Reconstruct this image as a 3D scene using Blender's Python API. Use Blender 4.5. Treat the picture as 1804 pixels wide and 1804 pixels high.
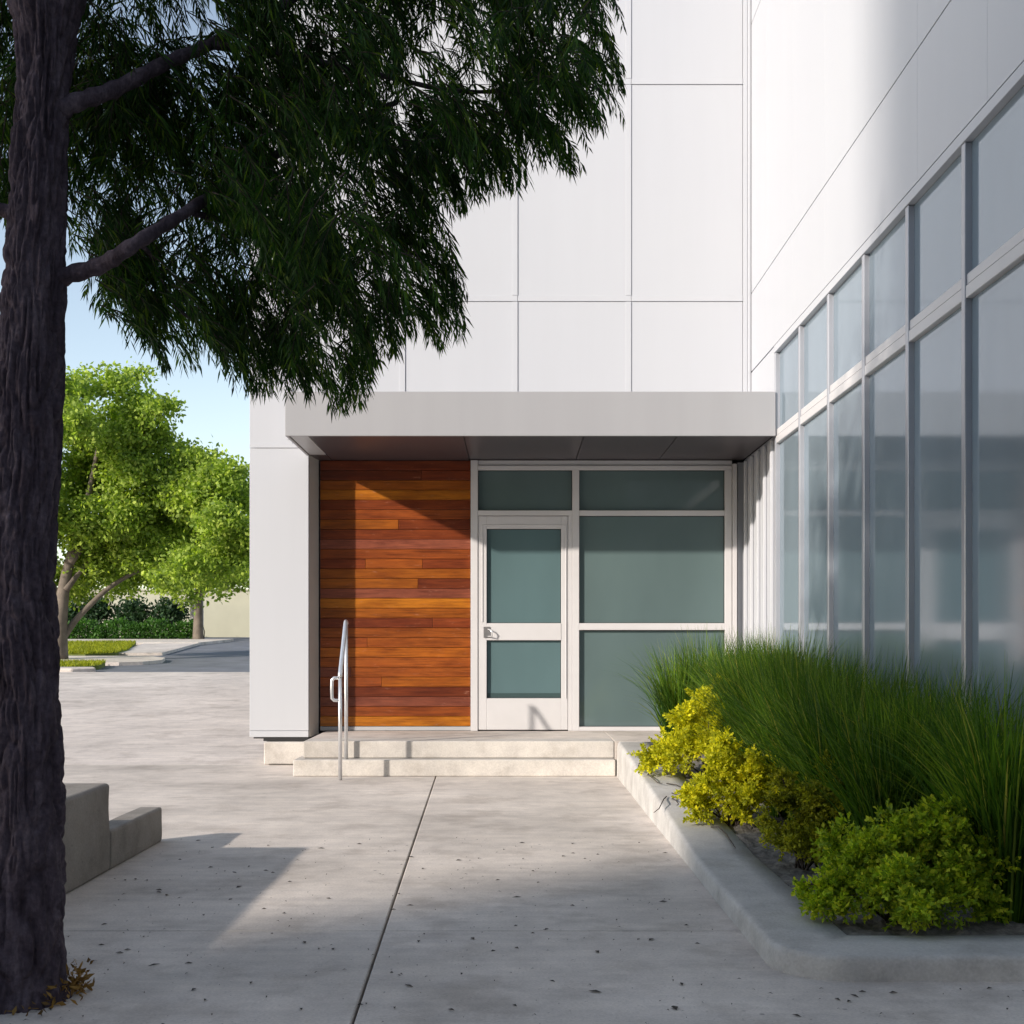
import bpy, bmesh, math, random
import numpy as np
from mathutils import Vector, Matrix

random.seed(7)
RNG = np.random.default_rng(11)
for o in list(bpy.data.objects):
    bpy.data.objects.remove(o, do_unlink=True)
scene = bpy.context.scene
COL = scene.collection

# ------------------------------------------------------------------ camera, sky, sun, exposure
FPX = 2200.0           # focal length in pixels of the 1804 px photograph
CX, HY = 902.0, 1137.0  # vanishing point of the receding walls
CAMH = 1.15
cam_data = bpy.data.cameras.new("camera")
cam_data.sensor_width = 36.0
cam_data.lens = 36.0 * FPX / 1804.0
cam_data.shift_y = (HY - 902.0) / 1804.0
cam_data.clip_end = 3000.0
cam = bpy.data.objects.new("camera", cam_data)
cam.location = (0, 0, CAMH)
cam.rotation_euler = (math.radians(90), 0, 0)
COL.objects.link(cam)
scene.camera = cam

SUN_DIR = Vector((1.22, 1.0, -0.60)).normalized()      # direction the light travels
sun_el = math.asin(-SUN_DIR.z)
sun_az = math.atan2(-SUN_DIR.x, -SUN_DIR.y)            # clockwise from +Y
world = bpy.data.worlds.new("World")
scene.world = world
world.use_nodes = True
wn = world.node_tree
wn.nodes.clear()
w_out = wn.nodes.new("ShaderNodeOutputWorld")
w_bg = wn.nodes.new("ShaderNodeBackground")
w_sky = wn.nodes.new("ShaderNodeTexSky")
w_sky.sky_type = 'NISHITA'
w_sky.sun_disc = False
w_sky.sun_elevation = sun_el
w_sky.sun_rotation = sun_az % (2 * math.pi)
w_sky.air_density = 1.0
w_sky.dust_density = 0.4
w_sky.ozone_density = 0.2
w_bg.inputs["Strength"].default_value = 0.125
w_hs = wn.nodes.new("ShaderNodeHueSaturation")      # milky summer haze: the whole sky a little paler
w_hs.inputs["Saturation"].default_value = 0.76
wn.links.new(w_sky.outputs[0], w_hs.inputs["Color"])
wn.links.new(w_hs.outputs[0], w_bg.inputs[0])
wn.links.new(w_bg.outputs[0], w_out.inputs[0])

sun_data = bpy.data.lights.new("sun", 'SUN')
sun_data.energy = 2.9
sun_data.angle = math.radians(1.2)       # slightly hazy sun
sun_data.color = (1.0, 0.905, 0.80)
sun = bpy.data.objects.new("sun", sun_data)
sun.rotation_euler = SUN_DIR.to_track_quat('-Z', 'Y').to_euler()
sun.location = (-30, -25, 20)
COL.objects.link(sun)

scene.view_settings.view_transform = 'Standard'
scene.view_settings.look = 'None'
scene.view_settings.gamma = 1.0
scene.view_settings.exposure = 0.82
scene.view_settings.use_curve_mapping = False


# ------------------------------------------------------------------ helpers
ORIGIN = {}


def at(px, py, Y):
    """pixel of the 1804 px photograph at depth Y -> point"""
    s = FPX / Y
    return Vector(((px - CX) / s, Y, CAMH + (HY - py) / s))


def gz(Y):
    """height of the gently rising ground behind the building"""
    return 0.043 * max(0.0, Y - 12.0)


def tag(o, label=None, cat=None, group=None, kind=None):
    if label: o["label"] = label
    if cat: o["category"] = cat
    if group: o["group"] = group
    if kind: o["kind"] = kind
    return o


def _link(name, data, loc, parent):
    o = bpy.data.objects.new(name, data)
    COL.objects.link(o)
    o.location = loc
    ORIGIN[o] = Vector(loc)
    if parent is not None:
        o.parent = parent
        o.matrix_parent_inverse = Matrix.Translation(-ORIGIN[parent])
    return o


def empty(name, loc, parent=None):
    o = _link(name, None, Vector(loc), parent)
    o.empty_display_size = 0.1
    return o


def obj_np(name, verts, faces, mat, parent=None, smooth=False, origin=None):
    """mesh object from world-space arrays; faces (n,3) or (n,4) arrays or a list of lists"""
    v = np.asarray(verts, dtype=np.float64)
    if origin is None:
        lo, hi = v.min(0), v.max(0)
        origin = Vector(((lo[0] + hi[0]) / 2, (lo[1] + hi[1]) / 2, lo[2]))
    origin = Vector(origin)
    me = bpy.data.meshes.new(name)
    v = v - np.array(origin)
    if isinstance(faces, np.ndarray):
        n, k = faces.shape
        me.vertices.add(len(v))
        me.vertices.foreach_set("co", v.astype(np.float32).ravel())
        me.loops.add(n * k)
        me.loops.foreach_set("vertex_index", faces.astype(np.int32).ravel())
        me.polygons.add(n)
        me.polygons.foreach_set("loop_start", np.arange(0, n * k, k, dtype=np.int32))
        me.polygons.foreach_set("loop_total", np.full(n, k, dtype=np.int32))
        me.update(calc_edges=True)
        me.validate()
    else:
        me.from_pydata([tuple(p) for p in v], [], faces)
    if smooth:
        me.polygons.foreach_set("use_smooth", np.ones(len(me.polygons), dtype=bool))
    if mat is not None:
        me.materials.append(mat)
    return _link(name, me, origin, parent)


def obj_bm(name, bm, mat, parent=None, smooth=False, origin=None):
    bmesh.ops.recalc_face_normals(bm, faces=bm.faces)
    me = bpy.data.meshes.new(name)
    if origin is None:
        xs = [v.co for v in bm.verts]
        lo = Vector((min(c.x for c in xs), min(c.y for c in xs), min(c.z for c in xs)))
        hi = Vector((max(c.x for c in xs), max(c.y for c in xs), 0))
        origin = Vector(((lo.x + hi.x) / 2, (lo.y + hi.y) / 2, lo.z))
    bmesh.ops.translate(bm, verts=bm.verts, vec=-Vector(origin))
    bm.to_mesh(me)
    bm.free()
    if smooth:
        for p in me.polygons:
            p.use_smooth = True
    if mat is not None:
        me.materials.append(mat)
    return _link(name, me, origin, parent)


def bm_box(bm, x0, x1, y0, y1, z0, z1):
    vs = [bm.verts.new(p) for p in ((x0, y0, z0), (x1, y0, z0), (x1, y1, z0), (x0, y1, z0),
                                    (x0, y0, z1), (x1, y0, z1), (x1, y1, z1), (x0, y1, z1))]
    for f in ((3, 2, 1, 0), (4, 5, 6, 7), (0, 1, 5, 4), (1, 2, 6, 5), (2, 3, 7, 6), (3, 0, 4, 7)):
        bm.faces.new([vs[i] for i in f])
    return vs


def box(name, x0, x1, y0, y1, z0, z1, mat, parent=None, bevel=0.003, seg=1):
    bm = bmesh.new()
    bm_box(bm, min(x0, x1), max(x0, x1), min(y0, y1), max(y0, y1), min(z0, z1), max(z0, z1))
    if bevel:
        bmesh.ops.bevel(bm, geom=bm.edges[:], offset=bevel, segments=seg, affect='EDGES', profile=0.5)
    return obj_bm(name, bm, mat, parent)


def boxes(name, lst, mat, parent=None, bevel=0.0):
    bm = bmesh.new()
    for b in lst:
        bm_box(bm, *b)
    if bevel:
        bmesh.ops.bevel(bm, geom=bm.edges[:], offset=bevel, segments=1, affect='EDGES', profile=0.5)
    return obj_bm(name, bm, mat, parent)


def bm_prism(bm, poly, z0, z1):
    """vertical prism; z0/z1 numbers or functions of (x,y)"""
    f0 = z0 if callable(z0) else (lambda x, y: z0)
    f1 = z1 if callable(z1) else (lambda x, y: z1)
    b = [bm.verts.new((x, y, f0(x, y))) for x, y in poly]
    t = [bm.verts.new((x, y, f1(x, y))) for x, y in poly]
    n = len(poly)
    bm.faces.new(list(reversed(b)))
    bm.faces.new(t)
    for i in range(n):
        j = (i + 1) % n
        bm.faces.new((b[i], b[j], t[j], t[i]))


def prism(name, poly, z0, z1, mat, parent=None, bevel=0.0, seg=1):
    bm = bmesh.new()
    bm_prism(bm, poly, z0, z1)
    if bevel:
        bmesh.ops.recalc_face_normals(bm, faces=bm.faces)
        bmesh.ops.bevel(bm, geom=bm.edges[:], offset=bevel, segments=seg, affect='EDGES', profile=0.5)
    return obj_bm(name, bm, mat, parent)


def tube_arrays(pts, radii, n=10, cap=True):
    pts = [Vector(p) for p in pts]
    if not hasattr(radii, "__len__"):
        radii = [radii] * len(pts)
    verts, faces = [], []
    up = None
    for i, p in enumerate(pts):
        if i == 0: d = pts[1] - pts[0]
        elif i == len(pts) - 1: d = pts[-1] - pts[-2]
        else: d = (pts[i + 1] - p).normalized() + (p - pts[i - 1]).normalized()
        d.normalize()
        if up is None:
            a = Vector((0, 0, 1)) if abs(d.z) < 0.9 else Vector((1, 0, 0))
            up = (a - d * a.dot(d)).normalized()
        else:
            up = (up - d * up.dot(d)).normalized()
        side = d.cross(up)
        for k in range(n):
            a = 2 * math.pi * k / n
            verts.append(p + (up * math.cos(a) + side * math.sin(a)) * radii[i])
    for i in range(len(pts) - 1):
        for k in range(n):
            k2 = (k + 1) % n
            faces.append([i * n + k, i * n + k2, (i + 1) * n + k2, (i + 1) * n + k])
    if cap:
        faces.append(list(reversed(range(n))))
        faces.append([(len(pts) - 1) * n + k for k in range(n)])
    return verts, faces


def tube(name, pts, radii, mat, parent=None, n=10):
    v, f = tube_arrays(pts, radii, n)
    return obj_np(name, np.array([tuple(p) for p in v]), f, mat, parent, smooth=True)


def smooth_path(pts, sub=6):
    """Catmull-Rom through points (tuples of any length)"""
    P = [np.array(p, float) for p in pts]
    P = [2 * P[0] - P[1]] + P + [2 * P[-1] - P[-2]]
    out = []
    for i in range(1, len(P) - 2):
        for k in range(sub):
            t = k / sub
            a, b, c, d = P[i - 1], P[i], P[i + 1], P[i + 2]
            out.append(0.5 * ((2 * b) + (-a + c) * t + (2 * a - 5 * b + 4 * c - d) * t * t + (-a + 3 * b - 3 * c + d) * t ** 3))
    out.append(P[-2])
    return out


_tabs = {}


def vnoise(x, y, seed=0, wrapx=None):
    """2-D value noise, vectorised, optionally periodic in x"""
    if seed not in _tabs:
        _tabs[seed] = np.random.default_rng(seed + 100).random((256, 256))
    T = _tabs[seed]
    xi, yi = np.floor(x).astype(int), np.floor(y).astype(int)
    fx, fy = x - xi, y - yi
    fx, fy = fx * fx * (3 - 2 * fx), fy * fy * (3 - 2 * fy)
    w = wrapx if wrapx else 256
    x0, x1 = xi % w, (xi + 1) % w
    y0, y1 = yi % 256, (yi + 1) % 256
    return (T[x0, y0] * (1 - fx) + T[x1, y0] * fx) * (1 - fy) + (T[x0, y1] * (1 - fx) + T[x1, y1] * fx) * fy


# ------------------------------------------------------------------ materials
def new_mat(name):
    m = bpy.data.materials.new(name)
    m.use_nodes = True
    nt = m.node_tree
    b = nt.nodes["Principled BSDF"]
    return m, nt, b


def N(nt, typ, **kw):
    n = nt.nodes.new(typ)
    for k, v in kw.items():
        setattr(n, k, v)
    return n


def coords(nt, scale=(1, 1, 1), world_space=True):
    mp = N(nt, "ShaderNodeMapping")
    mp.inputs["Scale"].default_value = scale
    if world_space:
        g = N(nt, "ShaderNodeNewGeometry")
        nt.links.new(g.outputs["Position"], mp.inputs[0])
    else:
        g = N(nt, "ShaderNodeTexCoord")
        nt.links.new(g.outputs["Object"], mp.inputs[0])
    return mp.outputs[0]


def noise(nt, vec, scale, detail=4, rough=0.55):
    n = N(nt, "ShaderNodeTexNoise")
    n.inputs["Scale"].default_value = scale
    n.inputs["Detail"].default_value = detail
    n.inputs["Roughness"].default_value = rough
    nt.links.new(vec, n.inputs["Vector"])
    return n.outputs["Fac"]


def ramp(nt, fac, stops):
    r = N(nt, "ShaderNodeValToRGB")
    el = r.color_ramp.elements
    while len(el) < len(stops):
        el.new(0.5)
    for e, (p, c) in zip(el, stops):
        e.position = p
        e.color = (*c, 1) if len(c) == 3 else c
    nt.links.new(fac, r.inputs[0])
    return r.outputs[0]


def mix(nt, a, b, fac, mode='MIX'):
    m = N(nt, "ShaderNodeMix", data_type='RGBA', blend_type=mode)
    for sock, val in ((m.inputs[0], fac), (m.inputs[6], a), (m.inputs[7], b)):
        if hasattr(val, "node"):
            nt.links.new(val, sock)
        elif isinstance(val, (int, float)):
            sock.default_value = val
        else:
            sock.default_value = (*val, 1)
    return m.outputs[2]


def bump(nt, b, height, strength=0.3, dist=0.01):
    n = N(nt, "ShaderNodeBump")
    n.inputs["Strength"].default_value = strength
    n.inputs["Distance"].default_value = dist
    nt.links.new(height, n.inputs["Height"])
    nt.links.new(n.outputs[0], b.inputs["Normal"])


def plain(name, col, rough=0.5, metallic=0.0, var=0.06, scale=3.0, bmp=0.0, bscale=60.0, spec=None):
    m, nt, b = new_mat(name)
    vec = coords(nt)
    f = noise(nt, vec, scale)
    dark = tuple(c * (1 - var) for c in col)
    lite = tuple(min(1, c * (1 + var)) for c in col)
    nt.links.new(ramp(nt, f, [(0.3, dark), (0.7, lite)]), b.inputs["Base Color"])
    b.inputs["Roughness"].default_value = rough
    b.inputs["Metallic"].default_value = metallic
    if spec is not None:
        b.inputs["Specular IOR Level"].default_value = spec
    if bmp:
        bump(nt, b, noise(nt, vec, bscale, 3), bmp, 0.01)
    return m


def concrete(name, col, mott=0.16, spots=True, bmp=0.25, streak=True, rough=0.85):
    m, nt, b = new_mat(name)
    vec = coords(nt)
    big = noise(nt, vec, 0.7, 5, 0.6)
    mid = noise(nt, vec, 6.0, 6, 0.65)
    fine = noise(nt, vec, 90.0, 3, 0.6)
    c0 = ramp(nt, big, [(0.3, tuple(c * (1 - mott) for c in col)), (0.7, tuple(c * (1 + mott) for c in col))])
    g1 = ramp(nt, mid, [(0.25, (0.80, 0.80, 0.81)), (0.75, (1.1, 1.1, 1.09))])
    c1 = mix(nt, c0, g1, 0.8, 'MULTIPLY')
    g2 = ramp(nt, fine, [(0.3, (0.80, 0.80, 0.80)), (0.7, (1.12, 1.12, 1.12))])
    c2 = mix(nt, c1, g2, 0.6, 'MULTIPLY')
    if streak:
        sv = coords(nt, (0.5, 6.0, 1))
        st = noise(nt, sv, 2.2, 4, 0.6)
        g3 = ramp(nt, st, [(0.32, (0.86, 0.86, 0.87)), (0.68, (1.08, 1.08, 1.07))])
        c2 = mix(nt, c2, g3, 0.55, 'MULTIPLY')
    if spots:
        v = N(nt, "ShaderNodeTexVoronoi")
        v.inputs["Scale"].default_value = 7.0
        nt.links.new(vec, v.inputs["Vector"])
        g4 = ramp(nt, v.outputs["Distance"], [(0.035, (0.42, 0.42, 0.44)), (0.075, (1, 1, 1))])
        sel = ramp(nt, noise(nt, vec, 1.1, 2), [(0.5, (0, 0, 0)), (0.62, (1, 1, 1))])
        c2 = mix(nt, c2, mix(nt, c2, g4, 1.0, 'MULTIPLY'), sel)
        vp = N(nt, "ShaderNodeTexVoronoi")
        vp.inputs["Scale"].default_value = 55.0
        nt.links.new(vec, vp.inputs["Vector"])
        g5 = ramp(nt, vp.outputs["Distance"], [(0.10, (0.62, 0.62, 0.63)), (0.2, (1, 1, 1))])
        sel2 = ramp(nt, noise(nt, vec, 14, 2), [(0.5, (0, 0, 0)), (0.6, (1, 1, 1))])
        c2 = mix(nt, c2, mix(nt, c2, g5, 1.0, 'MULTIPLY'), sel2)
    stain = noise(nt, vec, 2.1, 8, 0.7)
    c2 = mix(nt, c2, ramp(nt, stain, [(0.36, (0.74, 0.72, 0.70)), (0.5, (1, 1, 1)), (0.68, (1.06, 1.05, 1.03))]), 0.75, 'MULTIPLY')
    nt.links.new(c2, b.inputs["Base Color"])
    b.inputs["Roughness"].default_value = rough
    b.inputs["Specular IOR Level"].default_value = 0.3
    add = N(nt, "ShaderNodeMath", operation='ADD')
    nt.links.new(fine, add.inputs[0])
    nt.links.new(mid, add.inputs[1])
    bump(nt, b, add.outputs[0], bmp, 0.006)
    return m


def white_panel(name, col, rough=0.32, streak=0.022):
    m, nt, b = new_mat(name)
    f = noise(nt, coords(nt, (5, 5, 0.35)), 1.0, 4)
    f2 = noise(nt, coords(nt), 0.5, 3)
    a = ramp(nt, f, [(0.3, tuple(c * (1 - streak) for c in col)), (0.7, col)])
    g = ramp(nt, f2, [(0.3, (0.97, 0.97, 0.98)), (0.7, (1, 1, 1))])
    nt.links.new(mix(nt, a, g, 1.0, 'MULTIPLY'), b.inputs["Base Color"])
    b.inputs["Roughness"].default_value = rough
    bump(nt, b, noise(nt, coords(nt), 1.2, 2), 0.05, 0.02)
    return m


def leafmat(name, stops, trans=0.35, tcol=None, rough=0.55, spec=0.22, nscale=3.0):
    m, nt, b = new_mat(name)
    g = N(nt, "ShaderNodeNewGeometry")
    c = ramp(nt, g.outputs["Random Per Island"], stops)
    nv = noise(nt, coords(nt), nscale, 2)
    c = mix(nt, c, ramp(nt, nv, [(0.32, (0.55, 0.60, 0.62)), (0.68, (1.45, 1.40, 1.1))]), 0.9, 'MULTIPLY')
    nt.links.new(c, b.inputs["Base Color"])
    b.inputs["Roughness"].default_value = rough
    b.inputs["Specular IOR Level"].default_value = spec
    tr = N(nt, "ShaderNodeBsdfTranslucent")
    tc = mix(nt, c, tcol or (1.4, 1.5, 0.6), 1.0, 'MULTIPLY')
    nt.links.new(tc, tr.inputs[0])
    ms = N(nt, "ShaderNodeMixShader")
    ms.inputs[0].default_value = trans
    nt.links.new(b.outputs[0], ms.inputs[1])
    nt.links.new(tr.outputs[0], ms.inputs[2])
    out = nt.nodes["Material Output"]
    nt.links.new(ms.outputs[0], out.inputs[0])
    return m


def film_glass(name, col, ior, rough=0.04, frost=0.6):
    """glass with a translucent film behind it: diffuse body under a sharp reflection"""
    m, nt, b = new_mat(name)
    f = noise(nt, coords(nt, (1, 1, 0.4)), 1.3, 3)
    c = ramp(nt, f, [(0.3, tuple(x * 0.9 for x in col)), (0.7, tuple(x * 1.1 for x in col))])
    d = N(nt, "ShaderNodeBsdfDiffuse")
    nt.links.new(c, d.inputs[0])
    gl = N(nt, "ShaderNodeBsdfGlossy")
    gl.inputs["Roughness"].default_value = rough
    gl.inputs["Color"].default_value = (0.86, 0.92, 1.0, 1)
    fr = N(nt, "ShaderNodeFresnel")
    fr.inputs["IOR"].default_value = ior
    ms = N(nt, "ShaderNodeMixShader")
    nt.links.new(fr.outputs[0], ms.inputs[0])
    nt.links.new(d.outputs[0], ms.inputs[1])
    nt.links.new(gl.outputs[0], ms.inputs[2])
    bp = N(nt, "ShaderNodeBump")
    bp.inputs["Strength"].default_value = 0.02
    bp.inputs["Distance"].default_value = 0.02
    nt.links.new(noise(nt, coords(nt), 1.5, 1), bp.inputs["Height"])
    nt.links.new(bp.outputs[0], gl.inputs["Normal"])
    nt.links.new(ms.outputs[0], nt.nodes["Material Output"].inputs[0])
    return m


def wood_mat():
    m, nt, b = new_mat("varnished_hardwood")
    oi = N(nt, "ShaderNodeObjectInfo")
    rnd = N(nt, "ShaderNodeMath", operation='MULTIPLY')
    rnd.inputs[1].default_value = 37.0
    nt.links.new(oi.outputs["Random"], rnd.inputs[0])
    off = N(nt, "ShaderNodeCombineXYZ")
    nt.links.new(rnd.outputs[0], off.inputs[0])
    nt.links.new(rnd.outputs[0], off.inputs[1])
    add = N(nt, "ShaderNodeVectorMath", operation='ADD')
    nt.links.new(coords(nt, (1.6, 1, 34)), add.inputs[0])
    nt.links.new(off.outputs[0], add.inputs[1])
    g = noise(nt, add.outputs[0], 2.0, 6, 0.7)
    add2 = N(nt, "ShaderNodeVectorMath", operation='ADD')
    nt.links.new(coords(nt, (2.2, 1, 7)), add2.inputs[0])
    nt.links.new(off.outputs[0], add2.inputs[1])
    blot = noise(nt, add2.outputs[0], 1.4, 4, 0.6)
    grain = ramp(nt, g, [(0.30, (0.42, 0.36, 0.34)), (0.5, (0.95, 0.95, 0.95)), (0.7, (1.35, 1.30, 1.15))])
    c = mix(nt, oi.outputs["Color"], grain, 0.85, 'MULTIPLY')
    c = mix(nt, c, ramp(nt, blot, [(0.3, (0.62, 0.5, 0.5)), (0.6, (1.1, 1.1, 1.05))]), 0.8, 'MULTIPLY')
    scuff = ramp(nt, noise(nt, coords(nt, (3, 3, 11)), 2.6, 7, 0.72), [(0.60, (0, 0, 0)), (0.74, (0.6, 0.6, 0.6))])
    c = mix(nt, c, (0.52, 0.25, 0.17), scuff)
    nt.links.new(c, b.inputs["Base Color"])
    b.inputs["Roughness"].default_value = 0.33
    b.inputs["Specular IOR Level"].default_value = 0.4
    bump(nt, b, g, 0.25, 0.004)
    return m


def bark_mat():
    m, nt, b = new_mat("furrowed_bark")
    f = noise(nt, coords(nt, (9, 9, 2.2)), 2.0, 6, 0.65)
    f2 = noise(nt, coords(nt), 60, 4, 0.6)
    c = ramp(nt, f, [(0.28, (0.038, 0.027, 0.034)), (0.5, (0.085, 0.064, 0.078)), (0.72, (0.165, 0.13, 0.15))])
    c = mix(nt, c, ramp(nt, f2, [(0.3, (0.65, 0.65, 0.66)), (0.7, (1.25, 1.22, 1.2))]), 0.9, 'MULTIPLY')
    nt.links.new(c, b.inputs["Base Color"])
    b.inputs["Roughness"].default_value = 0.9
    b.inputs["Specular IOR Level"].default_value = 0.2
    add = N(nt, "ShaderNodeMath", operation='ADD')
    nt.links.new(f2, add.inputs[0])
    nt.links.new(noise(nt, coords(nt, (60, 60, 14)), 1.0, 5), add.inputs[1])
    bump(nt, b, add.outputs[0], 0.8, 0.008)
    return m


M = {}
M["white"] = white_panel("white_metal_panel", (0.53, 0.545, 0.58))
M["batten"] = white_panel("white_metal_trim", (0.53, 0.545, 0.58), 0.35, 0.02)
M["fascia"] = white_panel("grey_fascia_metal", (0.37, 0.37, 0.385), 0.45, 0.04)
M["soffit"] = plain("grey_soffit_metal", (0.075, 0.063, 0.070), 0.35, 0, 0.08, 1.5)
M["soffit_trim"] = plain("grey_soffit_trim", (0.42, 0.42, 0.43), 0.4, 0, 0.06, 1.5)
M["jamb"] = plain("shaded_white_return", (0.45, 0.44, 0.42), 0.4, 0, 0.06, 2)
M["core"] = plain("wall_backing", (0.10, 0.10, 0.11), 0.9)
M["black"] = plain("black_flashing", (0.02, 0.02, 0.022), 0.5)
M["alu"] = plain("painted_aluminium", (0.60, 0.59, 0.60), 0.35, 0, 0.03, 4)
M["alu_side"] = plain("anodised_mullion", (0.42, 0.43, 0.47), 0.30, 0.35, 0.04, 4)
M["gasket"] = plain("black_gasket", (0.03, 0.03, 0.032), 0.7)
M["glass_front"] = film_glass("frosted_teal_glass", (0.105, 0.150, 0.152), 1.5, 0.06)
M["glass_door"] = film_glass("frosted_door_glass", (0.098, 0.158, 0.168), 1.5, 0.05)
M["glass_side"] = film_glass("reflective_window_glass", (0.22, 0.275, 0.315), 3.0, 0.085)
M["clear_dark"] = film_glass("clear_dark_glass", (0.05, 0.08, 0.08), 1.5, 0.03)
M["steel"] = plain("brushed_steel", (0.72, 0.73, 0.75), 0.28, 0.75, 0.05, 20)
M["steel_dark"] = plain("dull_steel", (0.35, 0.34, 0.34), 0.4, 0.8, 0.1, 20)
M["wood"] = wood_mat()
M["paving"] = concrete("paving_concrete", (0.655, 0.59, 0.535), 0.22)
M["plaza"] = concrete("plaza_concrete", (0.72, 0.65, 0.60), 0.16)
M["joint"] = plain("joint_filler", (0.09, 0.085, 0.08), 0.95)
M["stone"] = concrete("step_stone", (0.60, 0.565, 0.525), 0.10, False, 0.3, False)
M["kerb"] = concrete("kerb_concrete", (0.54, 0.52, 0.495), 0.14, False, 0.4, False)
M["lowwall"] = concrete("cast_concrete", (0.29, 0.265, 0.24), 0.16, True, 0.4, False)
M["soil"] = plain("dark_mulch", (0.16, 0.145, 0.13), 0.95, 0, 0.45, 25, 0.9, 45)
M["bark"] = bark_mat()
M["ground"] = plain("dry_ground", (0.20, 0.19, 0.15), 0.95, 0, 0.2, 0.4)
M["asphalt"] = plain("asphalt", (0.17, 0.18, 0.21), 0.85, 0, 0.2, 1.5, 0.3, 120)
M["lawn"] = plain("lawn_soil", (0.14, 0.17, 0.035), 0.95, 0, 0.3, 3, 0.5, 40)
M["beige"] = plain("beige_block_wall", (0.50, 0.49, 0.39), 0.85, 0, 0.06, 1.2, 0.2, 30)
M["postgrey"] = plain("weathered_grey_post", (0.38, 0.36, 0.38), 0.7, 0, 0.25, 6)
M["shade_block"] = plain("shade_block_cladding", (0.35, 0.34, 0.33), 0.7)
M["needle"] = leafmat("narrow_dark_leaf", [(0.0, (0.010, 0.028, 0.008)), (0.45, (0.020, 0.060, 0.010)),
                      (0.8, (0.040, 0.100, 0.014)), (1.0, (0.12, 0.18, 0.018))], 0.30, (1.3, 1.5, 0.6))
M["maple"] = leafmat("bright_maple_leaf", [(0.0, (0.17, 0.26, 0.055)), (0.5, (0.30, 0.41, 0.08)),
                     (1.0, (0.47, 0.56, 0.13))], 0.45, (1.3, 1.4, 0.5))
M["understory"] = leafmat("dark_shrub_leaf", [(0.0, (0.02, 0.05, 0.03)), (1.0, (0.05, 0.10, 0.05))], 0.25)
M["hedge"] = leafmat("hedge_leaf", [(0.0, (0.03, 0.10, 0.02)), (1.0, (0.09, 0.20, 0.04))], 0.3)
M["grass"] = leafmat("grass_blade", [(0.0, (0.025, 0.075, 0.010)), (0.6, (0.075, 0.16, 0.016)),
                     (0.93, (0.17, 0.26, 0.025)), (1.0, (0.36, 0.33, 0.08))], 0.35, (1.4, 1.4, 0.5), 0.45)
M["lawn_blade"] = leafmat("lawn_blade", [(0.0, (0.17, 0.22, 0.02)), (1.0, (0.38, 0.38, 0.03))], 0.35)
M["yellow"] = leafmat("yellow_shrub_leaf", [(0.0, (0.30, 0.33, 0.015)), (0.5, (0.55, 0.55, 0.02)),
                      (1.0, (0.72, 0.66, 0.03))], 0.35, (1.3, 1.3, 0.5), nscale=9.0)
M["lime"] = leafmat("lime_shrub_leaf", [(0.0, (0.15, 0.26, 0.02)), (0.6, (0.36, 0.48, 0.03)),
                    (1.0, (0.60, 0.62, 0.05))], 0.35, (1.3, 1.3, 0.5), nscale=9.0)
M["olive"] = leafmat("olive_shrub_leaf", [(0.0, (0.18, 0.20, 0.02)), (0.6, (0.34, 0.36, 0.028)),
                     (1.0, (0.52, 0.47, 0.035))], 0.35, (1.3, 1.3, 0.5), nscale=9.0)
M["twig"] = plain("dark_twig", (0.06, 0.045, 0.035), 0.9, 0, 0.3, 30)
M["dry"] = leafmat("dry_leaf", [(0.0, (0.16, 0.09, 0.03)), (1.0, (0.36, 0.21, 0.06))], 0.2, (1, 1, 1))
M["litter"] = plain("leaf_litter", (0.05, 0.04, 0.032), 0.9, 0, 0.4, 40)

# ------------------------------------------------------------------ plan of the place (metres)
Y_DOOR = 12.43      # storefront and timber wall
Y_WALL = 12.09      # white front wall
Y_CAN = 10.92       # front of the canopy
X_SIDE = 2.31       # face of the side wing
X_LEFT = -2.54      # left end of the front wall
X_OPEN = -1.97      # left edge of the entrance recess
Z_PLAT = 0.30
Z_SOF = 2.99
H_BLD = 9.0

# ------------------------------------------------------------------ ground
gy = [-600, -60, 12, 20, 30, 45, 60, 90, 200, 800]
gv, gf = [], []
for i, y in enumerate(gy):
    zz = min(gz(y), gz(60)) - 0.13
    gv += [(-900, y, zz), (900, y, zz)]
    if i:
        gf.append([2 * i - 2, 2 * i - 1, 2 * i + 1, 2 * i])
ground = obj_np("ground", gv, gf, M["ground"], None, origin=(0, 0, -0.13))
tag(ground, "dry pale ground under the paving and road", "ground", kind="structure")


def sheet(name, poly, dz, mat, parent=None, thick=0.05, bevel=0.0):
    """sloping slab that follows the rising ground"""
    return prism(name, poly, lambda x, y: gz(y) + dz - thick, lambda x, y: gz(y) + dz, mat, parent, bevel)


paving = prism("paving", [(-30, -14), (2.31, -14), (2.31, 12.0), (-30, 12.0)], -0.115, -0.095, M["joint"])
tag(paving, "pale concrete paving leading to the entrance steps", "paving", kind="structure")
g = 0.005


def jx(y, off=0.0):
    """long saw joint, slightly skewed"""
    return -0.666 + (10.86 - y) / (10.86 - 3.87) * 0.178 + off


def slab(poly):
    return prism("slab", poly, -0.092, 0.0, M["paving"], paving, 0.004)


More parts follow.
